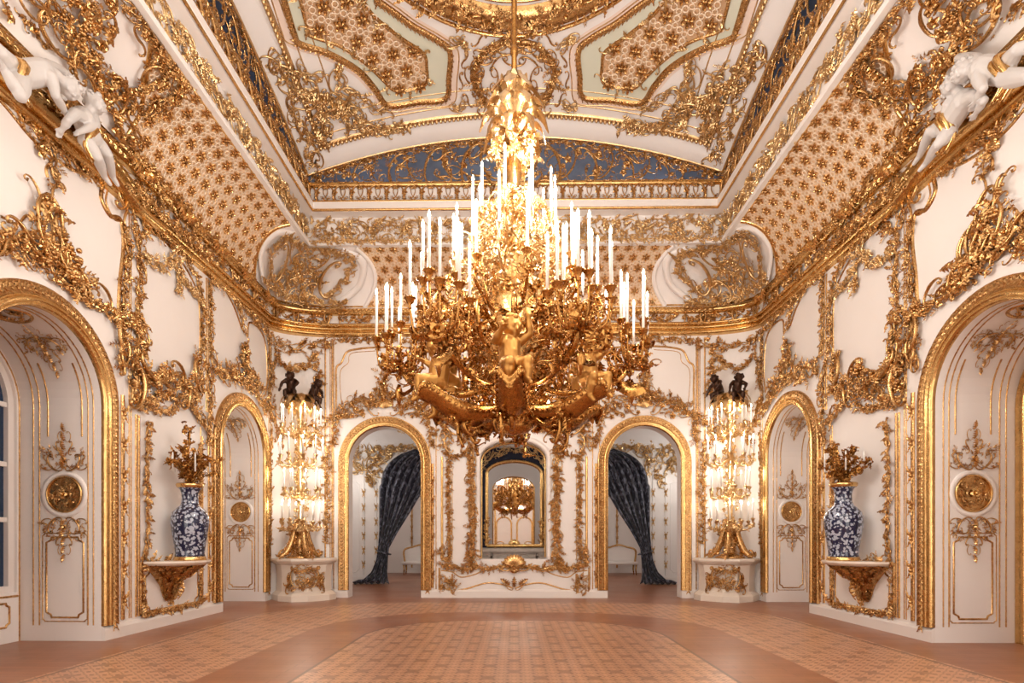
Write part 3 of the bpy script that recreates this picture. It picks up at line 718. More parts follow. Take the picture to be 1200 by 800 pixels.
    tst = lambda u, v: .06 < v < CL - .06 and ends(v)[0] + .45 * (v > .7) * 0 < u < ends(v)[1]
    o = empty('lattice_panel', (sd * 4.8, 9.3, 6.9), 'gilded lattice panel with flowers in the cove of the %s side' % L, 'ceiling panel'); Lc = o.location
    mb = MB(); vs = np.linspace(.03, CL - .02, 12)
    loft(mb, [SC(np.linspace(ends(v)[0], ends(v)[1], 30), np.full(30, v), np.full(30, .008)) for v in vs], flip=not S.flip); mb.build('ground', M['tan'], o, True, loc=Lc)
    ma, mf = MB(), MB(); diaper(ma, mf, SC, tst, 5.6, 11.3, .12, CL, .27); ma.build('ring_lattice', M['cream'], o, True, loc=Lc); mf.build('lattice_flowers', G, o, True, loc=Lc)
    mb = MB()
    for k in (0, 1):
        P = np.array([(ends(v)[k], v) for v in np.linspace(.03, CL - .02, 16)]); sweep(mb, SC, P, bead(.04 if k else .03))
    sweep(mb, SC, [(ends(CL)[0], CL - .03), (ends(CL)[1], CL - .03)], bead(.018)); mb.build('border', GB, o, True, loc=Lc)
    # --- cove cartouche over the near arch: wreaths and flower bunches
    mb = MB()
    garland(mb, SC, [(6.55, 1.3), (6.9, 1.28), (7.15, 1.1), (7.15, .8), (6.95, .6), (6.7, .62)], .14, .15, base + 40, .03)
    vine(mb, SC, [(6.2, 1.3), (6.75, 1.33), (7.35, 1.22), (7.45, .9), (7.25, .55), (6.8, .45)], .12, .16, 1.2, base + 41, .02, .45)
    garland(mb, SC, [(6.1, 1.25), (6.2, .9), (6.3, .6), (6.4, .35)], .35, .18, base + 42, .06); garland(mb, SC, [(5.2, 1.2), (5.7, 1.0), (6.2, .8)], .4, .2, base + 43, .08)
    vine(mb, SC, [(6.5, .5), (6.8, .35), (7.1, .2), (7.4, .1)], .25, .2, 1.3, base + 44, .05, .4); vine(mb, SC, [(5.2, .5), (5.8, .55), (6.4, .45)], .3, .22, 1.3, base + 45, .08, .4)
    for (u, v, s, a, f, T) in ((6.9, .5, .42, .8, False, CS), (7.3, .35, .42, 1.2, True, SS), (6.5, .25, .45, 1.4, False, CS), (6.0, .4, .5, 1.2, True, CS), (7.0, 1.0, .36, 0, True, CS), (6.3, .9, .4, .6, False, CS), (6.6, 1.15, .36, 1.2, True, SS), (5.8, .8, .45, .4, True, CS)): put(mb, SC, T, u, v, s, a, f, w=.05, sz=s * 1.3)
    tag(mb.build('gilded_flower_wreath', G), 'gilded wreaths and flower bunches in the white cove above the putti, %s side' % L, 'ceiling ornament')
    # --- broken pediment scroll bars behind the putti
    mb = MB(); pr = [(-.12, 0), (-.12, .10), (-.07, .16), (-.03, .12), (0, .17), (.04, .12), (.07, .17), (.12, .10), (.12, 0)]
    E2 = Surf(lambda u, v, w: S.f(u, v, w + .06), S.flip); hk = []
    for pts in (LP((-40, -30), (0, 5), (25, 30), (50, 55), (72, 74)), LP((82, 82), (100, 95), (118, 116), (130, 135), (140, 160)), LP((-30, 60), (10, 100), (50, 136), (90, 170), (118, 195), (150, 236), (180, 262))):
        P = smoothpath(pts, 30); sweep(mb, E2, P, pr); hk.append(P)
    mb2 = MB()
    for P in hk: husks(mb2, E2, P + np.array([.03, .05]), .13, .14)
    vine(mb2, E2, LP((75, 75), (100, 95), (125, 110), (140, 150), (150, 170)), .26, .2, 1.3, base + 46, .12, .4); vine(mb2, E2, LP((-20, 5), (15, 25), (40, 45)), .2, .2, 1.2, base + 47, .14, .3); garland(mb2, E2, LP((28, 108), (45, 122), (55, 135)), .2, .18, base + 48, .16); garland(mb2, E2, LP((60, 140), (75, 146), (80, 152)), .22, .2, base + 49, .2)
    vine(mb2, E2, LP((140, 165), (160, 200), (185, 230), (215, 262)), .2, .18, 1.3, base + 50, .1, .4); vine(mb2, E2, LP((130, 215), (170, 250), (200, 275), (230, 300)), .1, .14, 1., base + 51, .12); vine(mb2, E2, LP((80, 60), (95, 80), (100, 100)), .3, .2, 1.2, base + 52, .1)
    o = empty('gilded_scroll_pediment', (sd * 5.2, 6.3, 6.), 'gilded broken scroll pediment carrying the stucco putti, %s wall' % L, 'pediment')
    mb.build('scroll_bars', GB, o, True, loc=o.location); mb2.build('carved_foliage', G, o, True, loc=o.location)
    # --- frieze and upper frieze
    Fz = fz(sd, FI); mb = MB(); r = random.Random(base + 60)
    for u in np.arange(4.6, 11.5, .62):
        garland(mb, Fz, [(u, 7.56), (u + .03, 7.86)], .2, .13, r.randint(0, 999), .03)
        vine(mb, Fz, [(u + .1, 7.9), (u + .36, 7.7), (u + .56, 7.56)], .46, .17, 1.9, r.randint(0, 999), .0, .3, .1)
    tag(mb.build('gilded_frieze', GP), 'gilded relief frieze under the white ledge, %s side' % L, 'frieze')
    Fu = fz(sd, 1.04); mb = MB()
    for u in np.arange(4.6, 11.5, .36):
        put(mb, Fu, CS, u - .085, 8.37, .36, .32, w=.02, sz=.6); put(mb, Fu, CS, u + .085, 8.37, .36, -.32, True, w=.02, sz=.6); put(mb, Fu, LEAF5, u, 8.22, .17, w=.03); put(mb, Fu, FLOW, u, 8.42, .13, w=.03)
        for m_ in (-1, 1): put(mb, Fu, CST, u + m_ * .2, 8.40, .24, m_ * .2, m_ > 0, w=.02, sz=.5); put(mb, Fu, LEAF, u + m_ * .1, 8.50, .12, -m_ * .9, m_ < 0, w=.03); put(mb, Fu, LEAF, u + m_ * .19, 8.24, .12, -m_ * .6, m_ < 0, w=.02); put(mb, Fu, LEAFN, u + m_ * .15, 8.58, .13, -m_ * 1.3, m_ < 0, w=.06)
    tag(mb.build('gilded_acanthus_frieze', G), 'gilded acanthus frieze above the white ledge, %s side' % L, 'frieze')

for sd in (-1, 1): make_side(sd)

# ------------------------------------------------------------------ back wall
def door_frame(uc, label):
    o = empty('gilded_arch_frame', (uc, YB, 0), label, 'arch frame')
    mb = MB(); P = arch(uc, .86, .17, SPR, 30); sweep(mb, SB, P, [(-.05, 0), (-.05, .04), (-.03, .06), (0, .05), (.02, .07), (.04, .06), (.05, .03)]); mb.build('fluted_band', GB, o, True, loc=o.location)
    mb = MB(); P = arch(uc, .965, .17, SPR, 30); sweep(mb, SB, P, [(-.065, .05), (-.05, .06), (.05, .05), (.065, .06), (.075, .05), (.08, 0)]); husks(mb, SB, P, .10, .05); mb.build('carved_band', G, o, True, loc=o.location)
for sd, L in ((-1, 'left'), (1, 'right')):
    door_frame(2.9 * sd, 'gilded architrave of the %s arched doorway in the back wall' % L)
    m = lambda *p: [(-sd * x * -1 if False else (x if sd < 0 else -x - .0), z) for x, z in BP(*p)]
    mb = MB(); u = 2.9 * sd
    crest(mb, SB, u, 4.22, 2.2, .95, 70 + sd, .03); vine(mb, SB, m((402, 482), (415, 470), (435, 468), (451, 462), (470, 468), (488, 472), (500, 485)), .22, .15, 1.4, 71 + sd, .02, .35)
    vine(mb, SB, m((450, 470), (450, 450), (449, 436)), .22, .15, 1.4, 73 + sd, .03); vine(mb, SB, m((499, 485), (505, 505), (507, 522)), .14, .13, 1.1, 75 + sd, .02); vine(mb, SB, m((397, 485), (393, 505), (392, 520)), .14, .13, 1., 77 + sd, .02)
    tag(mb.build('gilded_rocaille_crest', G), 'gilded rocaille crest over the %s doorway of the back wall' % L, 'wall ornament')
    tr = MB()
    P = smoothpath(m((393, 492), (394, 460), (394, 432), (400, 425), (406, 413), (418, 409), (440, 407), (470, 407), (492, 410), (500, 420), (506, 432), (507, 470), (506, 490)), 80); frame(tr, SB, P, .022, False)
    frame(tr, SB, smoothpath(m((402, 482), (399, 460), (399, 435), (408, 425), (412, 414), (440, 411)), 40), .008, False)
    frame(tr, SB, smoothpath(m((412, 478), (422, 470), (432, 468), (440, 455), (446, 452)), 30), .009, False); frame(tr, SB, smoothpath(m((456, 452), (466, 460), (472, 470), (484, 474), (494, 470)), 30), .009, False)
    for x in (391, 387, 503, 511): frame(tr, SB, m((x, 690), (x, 398)), .012, False)
    trim(tr)
    mb = MB(); rod(mb, SB, m((507, 600))[0][0], .22, 3.0, .028); tag(mb.build('gilded_leaf_rod', G), 'slim gilded rod with leaf knots beside the %s doorway, on the central pier' % L, 'wall ornament')
    mb = MB(); vine(mb, SB, m((553, 520), (552, 560), (554, 600), (552, 640), (553, 662)), .15, .14, 2.2, 80 + sd, .02, .3, .2); tag(mb.build('gilded_vine', G), 'thick gilded vine on the %s edge of the glazed opening in the back wall' % L, 'wall ornament')
    mb = MB(); vine(mb, SB, m((527, 535), (526, 580), (527, 620), (526, 655)), .07, .11, 1.5, 84 + sd, .01, .25, .25); garland(mb, SB, m((520, 528), (532, 536), (548, 528)), .08, .10, 86 + sd, .02)
    tag(mb.build('gilded_vine', G), 'thin gilded vine near the %s doorway on the central pier' % L, 'wall ornament')
    tr = MB(); frame(tr, SB, m((518, 535), (518, 655)), .028, False); frame(tr, SB, m((530, 548), (530, 655)), .008, False); trim(tr, GB)
# central pier: crest, sill garland and dado
mb = MB()
for m_ in (1, -1):
    q = lambda *p: [(x * m_, z) for x, z in BP(*p)]
    vine(mb, SB, q((601, 498), (575, 502), (552, 512), (540, 522)), .10, .11, 1.2, 90 + m_, .03, .4); vine(mb, SB, q((601, 488), (565, 486), (535, 490), (522, 505), (520, 525)), .30, .15, 1.5, 92 + m_, .03, .4, .1)
    vine(mb, SB, q((516, 455), (518, 480), (520, 500)), .16, .13, 1., 94 + m_, .02, .4)
    for (x, y), s, a, f in (((530, 500), .5, .6, True), ((560, 492), .45, 1.2, True), ((585, 494), .35, 1.4, False), ((526, 520), .4, 0, True)):
        (u, v), = q((x, y)); put(mb, SB, CS, u, v, s, a * m_, f ^ (m_ < 0), w=.03)
crest(mb, SB, 0, 4.0, 1.2, .5, 96)
tag(mb.build('gilded_rocaille_crest', G), 'broad gilded rocaille crest over the glazed opening, under the chandelier', 'wall ornament')
mb = MB(); 
for m_ in (1, -1):
    q = lambda *p: [(x * m_, z) for x, z in BP(*p)]
    P = smoothpath(q((601, 664), (585, 664), (572, 667), (558, 664), (545, 667), (530, 663), (517, 662)), 50); sweep(mb, SB, P, bead(.035, .05)); vine(mb, SB, P, .09, .12, 1., 98 + m_, .03, .3, .1, False)
    vine(mb, SB, q((520, 640), (519, 655), (528, 666)), .14, .15, 1.2, 100 + m_, .02, .4); vine(mb, SB, q((556, 648), (552, 660), (545, 667)), .16, .14, 1.2, 102 + m_, .02, .4)
    P = smoothpath(q((517, 668), (530, 670), (540, 676), (556, 673), (566, 668)), 30); sweep(mb, SB, P, bead(.014)); 
    vine(mb, SB, q((516, 692), (522, 688), (532, 690), (527, 680), (518, 676)), .12, .13, 1.2, 104 + m_, .02, .4); P = smoothpath(q((525, 692), (545, 690), (570, 683), (590, 685), (601, 689)), 30); sweep(mb, SB, P, bead(.018)); sweep(mb, SB, q((516, 694), (601, 694)), bead(.02))
    sweep(mb, SB, q((515, 665), (515, 694)), bead(.025)); sweep(mb, SB, q((530, 672), (530, 685)), bead(.02))
put(mb, SB, SHELL, -.0, .68, .30, w=.05); put(mb, SB, FLOW6, 0, .66, .22, w=.09); a = np.linspace(0, 2 * PI, 20, endpoint=False); sweep(mb, SB, np.c_[.1 * np.cos(a), .66 + .1 * np.sin(a)], bead(.02, .08), True)
for m_ in (1, -1): put(mb, SB, CS, .22 * m_, .68, .3, -1.2 * m_, m_ < 0, w=.04); put(mb, SB, LEAF5, .1 * m_, .3, .25, -1. * m_, m_ < 0, w=.03); put(mb, SB, CS, .12 * m_, .26, .22, -.6 * m_, m_ < 0, w=.03)
put(mb, SB, LEAF5, 0, .24, .24, w=.03)
tag(mb.build('gilded_sill_ornament', G), 'gilded scrolling sill and dado border with a shell, under the glazed opening', 'wall ornament')
# white rim and fretwork of the glazed opening
h = bh[2]; tr = MB(); P = arch(h[0], h[1] + .05, h[2], h[3], 30, h[4]); sweep(tr, SB, P, [(-.06, 0), (-.05, .04), (.0, .05), (.05, .03), (.06, 0)]); trim(tr, M['paint'])
# cornice garland of the back wall and corners
for S, a0, a1, nm in ((SB, -3.9, 3.95, 'back wall'),):
    E = Surf(lambda u, v, w: SB.f(u, v, w + .07)); mb = MB(); r = random.Random(5); u = a0
    while u < a1:
        garland(mb, E, [(u, 6.25), (u + .35, 6.17), (u + .7, 6.25)], .13, .13, r.randint(0, 999), 0); put(mb, E, CS, u - .05, 6.2, .32, .2, w=.02); u += .85
    vine(mb, SB, [(-3.95, 5.75), (-2, 5.78), (0, 5.76), (2, 5.78), (3.95, 5.75)], .12, .13, 1., 6, .0, .4)
    tag(mb.build('gilded_cornice_garland', G), 'row of gilded garlands along the cornice of the back wall', 'garland')
    mb = MB(); husks(mb, Surf(lambda u, v, w: (u, YB - .17 - w * .9, 6.36 + v - w * .3)), [(-4.2, 0), (4.2, 0)], .12, .03); tag(mb.build('gilded_leaf_moulding', GB), 'gilded leaf moulding at the foot of the lattice cove over the back wall', 'moulding')
o = empty('lattice_panel', (0, 12.1, 6.9), 'gilded lattice panel with flowers in the cove over the back wall', 'ceiling panel'); Lc = o.location
bend = lambda v: 3.35 - .35 * math.sin(v * 2.2)
mb = MB(); loft(mb, [SCB(np.linspace(-bend(v), bend(v), 30), np.full(30, v), np.full(30, .008)) for v in np.linspace(.03, CL - .02, 12)]); mb.build('ground', M['tan'], o, True, loc=Lc)
ma, mf = MB(), MB(); diaper(ma, mf, SCB, lambda u, v: abs(u) < bend(v) - .05 and .06 < v < CL - .06, -3.45, 3.4, .12, CL, .27); ma.build('ring_lattice', M['cream'], o, True, loc=Lc); mf.build('lattice_flowers', G, o, True, loc=Lc)
mb = MB()
for k in (-1, 1): sweep(mb, SCB, np.array([(k * bend(v), v) for v in np.linspace(.03, CL - .02, 16)]), bead(.05)); mb.build('border', W, o, True, loc=Lc); mb = MB()
SF = back_surf(YB - FI); SU = back_surf(YB - 1.04)
mb = MB(); r = random.Random(8)
for u in np.arange(-4.1, 4.2, .62):
    garland(mb, SF, [(u, 7.56), (u + .03, 7.86)], .22, .13, r.randint(0, 999), .03); vine(mb, SF, [(u + .1, 7.88), (u + .36, 7.7), (u + .57, 7.56)], .5, .15, 2.1, r.randint(0, 999), .0, .3, .1)
vine(mb, SF, [(-4.2, 7.40), (4.2, 7.40)], .08, .11, 1., 9, .12, .3, .1, False)
tag(mb.build('gilded_frieze', GP), 'gilded relief frieze under the white ledge of the back wall', 'frieze')
mb = MB()
for u in np.arange(-4.05, 4.1, .36):
    put(mb, SU, CS, u - .085, 8.37, .36, .32, w=.02, sz=.6); put(mb, SU, CS, u + .085, 8.37, .36, -.32, True, w=.02, sz=.6); put(mb, SU, LEAF5, u, 8.22, .17, w=.03); put(mb, SU, FLOW, u, 8.42, .13, w=.03)
    for m_ in (-1, 1): put(mb, SU, CST, u + m_ * .2, 8.40, .24, m_ * .2, m_ > 0, w=.02, sz=.5); put(mb, SU, LEAF, u + m_ * .1, 8.50, .12, -m_ * .9, m_ < 0, w=.03); put(mb, SU, LEAF, u + m_ * .19, 8.24, .12, -m_ * .6, m_ < 0, w=.02); put(mb, SU, LEAFN, u + m_ * .15, 8.58, .13, -m_ * 1.3, m_ < 0, w=.06)
for m_ in (-1, 1): put(mb, SU, CS, m_ * .3, 8.62, .55, -1.2 * m_, m_ < 0, w=.1); put(mb, SU, SS, m_ * .7, 8.58, .5, -1.4 * m_, m_ < 0, w=.08)
tag(mb.build('gilded_acanthus_frieze', G), 'gilded acanthus frieze above the white ledge of the back wall', 'frieze')
# openwork grilles in front of the gallery voids
def grille(S, u0, u1, top, mirror_c, label, seed):
    r = random.Random(seed); mb = MB(); z0 = 8.63; u = u0; step = .78; k = 0
    G3 = Surf(lambda u, v, w: S.f(u, v, w), S.flip)
    while u < u1:
        hh = top(u + step / 2) - z0; m_ = -1 if (u + step / 2) < mirror_c else 1; f = m_ < 0
        if hh > .15:
            s = min(hh * 1.0, .95); put(mb, G3, CST, u + step * .3, z0 + hh * .46, s, .5 * m_, f, w=-.03); put(mb, G3, CST, u + step * .75, z0 + hh * .46, s * .8, PI - .6 * m_, not f, w=-.03)
            put(mb, G3, SS, u + step * .5, z0 + hh * .7, s * .55, 1.2 * m_, f, w=-.02); put(mb, G3, SS, u + step * .5, z0 + hh * .18, s * .5, 1.9 * m_, f, w=-.02)
            for q in range(16): put(mb, G3, (LEAF, FLOW, SPRIG, CST)[q % 4], u + r.uniform(0, step), z0 + hh * r.uniform(.05, .98), r.uniform(.10, .2), r.uniform(0, 6.3), q % 2 == 0, w=-.02)
            for q in range(5): put(mb, G3, CST, u + r.uniform(0, step), z0 + hh * r.uniform(.1, .85), hh * r.uniform(.3, .5), r.uniform(0, 6.3), q % 2 == 0, w=-.025, sz=.5)
        u += step; k += 1
    P = np.array([(x, top(x)) for x in np.linspace(u0, u1, 50)]); vine(mb, G3, P, .10, .14, 1.1, seed + 1, -.02, .35, .15, False)
    return tag(mb.build('openwork_grille', G), label, 'grille')
zb = lambda x: max(8.66, vz(x, VY1) - .06); SG = back_surf(YB - 1.0)
grille(SG, -4.2, 4.2, zb, 0, 'gilded openwork grille before the blue lunette above the back wall', 31)
for sd, L in ((-1, 'left'), (1, 'right')):
    zs = lambda y: max(8.68, vz(VX, y) - .06)
    grille(fz(sd, 1.0), 4.4, 11.5, zs, 0, 'gilded openwork grille before the dark gallery gap, %s side' % L, 33 + sd)

# corner walls: carved borders, candelabrum swags; corner cartouches of the cove
for sd, L in ((-1, 'left'), (1, 'right')):
    S = corner_surf(sd); S2 = Surf(lambda u, v, w: S.f(u / 1.45, v, w), S.flip); mb = MB(); b = 200 + sd * 20   # u in metres, 0..1.45
    vine(mb, S2, [(.12, 5.7), (.6, 5.55), (1.0, 5.6), (1.4, 5.7)], .2, .14, 1.2, b, .02); garland(mb, S2, [(.3, 5.5), (.45, 5.2), (.72, 5.05), (1.0, 5.2), (1.2, 5.5)], .1, .12, b + 1, .02); garland(mb, S2, [(1.15, 5.3), (1.2, 4.9), (1.2, 4.5)], .12, .12, b + 2, .02); garland(mb, S2, [(.3, 5.3), (.22, 5.0), (.2, 4.6)], .12, .12, b + 3, .02)
    vine(mb, S2, [(.05, 4.2), (.25, 4.05), (.5, 3.7), (.35, 3.4)], .35, .16, 1.2, b + 4, .02, .35); vine(mb, S2, [(1.4, 4.1), (1.2, 3.95), (1.05, 3.7), (1.15, 3.4)], .3, .15, 1.2, b + 5, .02, .35)
    vine(mb, S2, [(.12, 1.2), (.13, 2.2), (.12, 3.4)], .05, .10, .8, b + 6, .01); vine(mb, S2, [(1.32, 1.2), (1.33, 2.2), (1.32, 3.4)], .05, .10, .8, b + 7, .01)
    tag(mb.build('gilded_corner_border', G), 'gilded garlands and scrolls on the %s corner wall around the candelabrum' % L, 'wall ornament')
    tr = MB()
    for u in (.05, .16, 1.29, 1.40): frame(tr, S2, [(u, .9), (u, 5.8)], .014, False)
    trim(tr)
    mb = MB(); E = Surf(lambda u, v, w: S.f(u / 1.45, v, w + .07), S.flip); garland(mb, E, [(0, 6.2), (.7, 6.22), (1.4, 6.2)], .16, .13, b + 8, 0)
    husks(mb, Surf(lambda u, v, w: S.f(u / 1.45, 6.36 + v, w + .17), S.flip), [(-.2, 0), (1.6, 0)], .12, .03)
    for u in (.2, .75, 1.3): put(mb, E, CS, u, 6.24, .4, .2, w=.05); put(mb, E, CS, u + .1, 6.24, .4, -.2, True, w=.05)
    tag(mb.build('gilded_cornice_garland', G), 'gilded garland on the curved cornice of the %s corner' % L, 'garland')
    CC = cove_corner(sd); mb = MB()
    for k, (pts, wd, sz) in enumerate((([(-.85, .25), (-1.0, .7), (-.75, 1.1), (-.3, 1.2)], .14, .15), ([(.85, .25), (1.2, .7), (1.0, 1.1), (.4, 1.25)], .14, .15), ([(-.6, .3), (-.3, .6), (.0, .75), (.3, .6), (.6, .3)], .45, .2), ([(-.3, .9), (0, 1.0), (.3, .9)], .4, .2), ([(-1.1, .1), (-.5, .15), (0, .12), (.5, .15), (1.3, .1)], .2, .17), ([(-.2, .2), (0, .5), (.1, .8)], .5, .2), ([(-.3, 1.25), (0, 1.32), (.5, 1.25)], .2, .15))):
        vine(mb, CC, pts, wd, sz, 1.35, b + 10 + k, .04, .35, .25)
    for (u, v, s, a, f) in ((-.7, .65, .75, .1, False), (.75, .65, .75, -.1, True), (-.35, .35, .5, .8, False), (.35, .35, .5, -.8, True), (-.4, 1.0, .45, .5, True), (.4, 1.0, .45, -.5, False)): put(mb, CC, CS, u, v, s, a, f, w=.06, sz=s * 1.3)
    tag(mb.build('gilded_corner_cartouche', GP), 'dense gilded flower cartouche in the %s corner of the cove' % L, 'ceiling ornament')
    mb = MB()   # white shaped border of the cartouche
    sweep(mb, CC, smoothpath([(-1.05, .1), (-1.35, .5), (-1.1, 1.0), (-.6, 1.25)], 24), [(-.07, 0), (-.05, .05), (.05, .05), (.07, 0)]); sweep(mb, CC, smoothpath([(.75, 1.25), (1.35, 1.0), (1.55, .5), (1.2, .1)], 24), [(-.07, 0), (-.05, .05), (.05, .05), (.07, 0)]); trim(mb, W)

# ------------------------------------------------------------------ ceiling decoration
a = np.linspace(0, 2 * PI, 72, endpoint=False); el = lambda d: np.c_[(2.62 + d) * np.cos(a), YC + (3.16 + d) * np.sin(a)]
o = empty('gilded_ceiling_ring', (0, YC, 10.2), 'large oval ring of gilded leaves around the centre of the ceiling', 'ceiling ornament'); Lc = o.location
mb = MB(); sweep(mb, SV, el(0), bead(.2, .1), True); 
P = el(0); P = np.vstack([P, P[:1]]); vine(mb, SV, P, .34, .2, 1.5, 300, .05, .1, .1, False); mb.build('leaf_wreath', G, o, True, loc=Lc)
mb = MB(); sweep(mb, SV, el(-.28), bead(.03, .04), True); sweep(mb, SV, el(.26), bead(.03, .04), True); sweep(mb, SV, el(-.5), bead(.018, .02), True); mb.build('fillets', GB, o, True, loc=Lc)
def fillpoly(mb, S, poly, step, w):
    poly = [tuple(p) for p in poly]; xs = [p[0] for p in poly]; ys = [p[1] for p in poly]
    for x in np.arange(min(xs), max(xs), step):
        for y in np.arange(min(ys), max(ys), step):
            if inside(poly, x + step / 2, y + step / 2):
                mb.add(S(np.array([x, x + step, x + step, x]), np.array([y, y, y + step, y + step]), np.full(4, w)), [(0, 1, 2, 3)], S.flip)
big = [onV(*p) for p in ((442, 0), (462, 14), (484, 30), (512, 46), (527, 60), (526, 90), (522, 115), (490, 119), (455, 123), (440, 104), (420, 82), (385, 62), (352, 51), (345, 40), (333, 0))]
big = [(-3.45, 7.2)] + big[::-1][1:][::1] if False else big
Pb = smoothpath(big, 90)
mid_l = [(-3.35, 7.3), (-2.75, 7.2)]
outer = np.vstack([Pb, [(-3.3, 6.9)], [(Pb[0][0], 6.9)]]); outer = np.vstack([outer, outer[:1]])
inner = [onV(*p) for p in ((425, 0), (440, 20), (470, 44), (496, 62), (500, 78), (499, 98), (480, 104), (462, 105), (448, 92), (430, 75), (400, 54), (366, 42), (361, 35), (352, 0))]
inner = np.vstack([smoothpath(inner, 80), [(inner[-1][0] + .05, 7.05)], [(inner[0][0] - .1, 7.05)]]); inner = np.vstack([inner, inner[:1]])
for sd, L in ((-1, 'left'), (1, 'right')):
    mir = np.array([1 if sd < 0 else -1, 1.])
    o = empty('ceiling_lattice_panel', (sd * 2.7, 8.5, 10), 'shaped ceiling panel of gold lattice with a pale green border, %s of the chandelier chain' % L, 'ceiling panel'); Lc = o.location
    mb = MB(); fillpoly(mb, SV, outer * mir, .045, .006); mb.build('green_border', M['green'], o, False, loc=Lc)
    mb = MB(); fillpoly(mb, SV, inner * mir, .04, .014); mb.build('ground', M['tan'], o, False, loc=Lc)
    pl = [tuple(p) for p in inner * mir]; x0, x1 = min(p[0] for p in pl), max(p[0] for p in pl)
    ma, mf = MB(), MB(); S3 = Surf(lambda u, v, w: SV.f(u, v, w + .014), True); diaper(ma, mf, S3, lambda u, v: inside(pl, u, v), x0, x1, 7.0, 11.2, .36); ma.build('ring_lattice', M['cream'], o, True, loc=Lc); mf.build('lattice_flowers', G, o, True, loc=Lc)
    mb = MB(); sweep(mb, SV, outer * mir, bead(.05, .05)); sweep(mb, SV, inner * mir, bead(.03, .04)); husks(mb, SV, outer * mir, .11, .03); mb.build('border', G, o, True, loc=Lc)
    mb = MB()
    Q, T = resample(inner * mir, .42)
    for k, ((u, v), (tx, ty)) in enumerate(zip(Q, T)): put(mb, SV, SS, u, v, .26, math.atan2(ty, tx) + k, k % 2 == 0, w=.02); put(mb, SV, LEAF, u, v, .16, k * 1.3, w=.02)
    mb.build('vine_edge', GP, o, True, loc=Lc)
    # pink outline band, corner scrollwork
    tr = MB(); big2 = np.array(big); c = big2.mean(0); P = smoothpath(c + (big2 - c) * 1.13, 80); sweep(tr, SV, P * mir, bead(.012)); trim(tr, GP)
    mb = MB(); sweep(mb, SV, smoothpath(c + (big2 - c) * 1.07, 80) * mir, [(-.09, .004), (.09, .004)]); trim(mb, M['pink'])
    mb = MB(); q = lambda *p: [tuple(np.array(onV(*x)) * mir) for x in p]
    vine(mb, SV, q((318, 60), (335, 88), (350, 105), (372, 110), (395, 125), (410, 150)), .22, .22, 1.3, 310 + sd, .02, .5); vine(mb, SV, q((372, 112), (380, 132), (372, 150), (385, 158)), .35, .22, 1.3, 312 + sd, .02, .5); vine(mb, SV, q((398, 110), (415, 130), (440, 150), (470, 146)), .2, .2, 1.1, 314 + sd, .02, .5); vine(mb, SV, q((395, 75), (402, 95), (412, 112)), .16, .18, .9, 316 + sd, .02, .6)
    vine(mb, SV, q((352, 75), (362, 88), (378, 92)), .2, .15, .6, 318 + sd, .01, .6); vine(mb, SV, q((420, 108), (440, 125), (455, 128)), .16, .15, .7, 319 + sd, .01, .6); vine(mb, SV, q((340, 120), (350, 140), (362, 165), (372, 190)), .25, .2, .9, 321 + sd, .02, .6)
    vine(mb, SV, q((425, 150), (450, 152), (480, 148)), .12, .14, .9, 327 + sd, .01, .5)
    for (p, s, a_, f, T) in (((365, 108), .5, .6, False, CS), ((395, 130), .5, 1.4, True, CS), ((345, 95), .45, .4, False, SS), ((385, 140), .5, .2, True, CS), ((408, 112), .45, 1.2, False, SS), ((355, 118), .4, 2.0, False, CST), ((372, 150), .45, .4, True, CST), ((420, 140), .4, 1.3, False, CST), ((330, 80), .45, .5, False, CST), ((392, 92), .4, .2, True, CST), ((350, 150), .4, .2, False, SS)):
        (u, v), = q(p); put(mb, SV, T, u, v, s, a_ * (1 if sd < 0 else -1), f ^ (sd > 0), w=.03)
    m3 = MB(); vine(m3, SV, q((530, 45), (540, 48), (548, 54)), .15, .16, 1., 323 + sd, .01, .5); tag(m3.build('gilded_ceiling_spray', GP), 'small gilded leaf spray above the ceiling medallion, %s of the chain' % L, 'ceiling ornament')
    m3 = MB(); vine(m3, SV, q((530, 122), (538, 126), (545, 120)), .12, .14, 1., 325 + sd, .01, .5); tag(m3.build('gilded_ceiling_spray', GP), 'small gilded leaf spray below the lattice panel, %s of the ceiling medallion' % L, 'ceiling ornament')
    tag(mb.build('gilded_ceiling_scrollwork', GP), 'gilded scrollwork and flowers in the %s far corner of the ceiling' % L, 'ceiling ornament')
mb = MB(); c = onV(601, 90); a = np.linspace(0, 2 * PI, 36, endpoint=False); E = np.c_[.75 * np.cos(a), c[1] + .62 * np.sin(a)]; E2 = np.vstack([E, E[:1]])
sweep(mb, SV, E, bead(.05, .05), True); vine(mb, SV, E2, .22, .17, 1.3, 330, .02, .4, .15, False)
for k in range(14): put(mb, SV, SS, .98 * math.cos(k * .449), c[1] + .85 * math.sin(k * .449), .3, k * .449, k % 2 == 0, w=.01)
for k in range(8): put(mb, SV, CST, .4 * math.cos(k * PI / 4), c[1] + .33 * math.sin(k * PI / 4), .42, k * PI / 4, k % 2 == 0, w=.01)
tag(mb.build('gilded_ceiling_medallion', G), 'round gilded medallion wreath on the ceiling behind the chandelier crown', 'ceiling ornament')

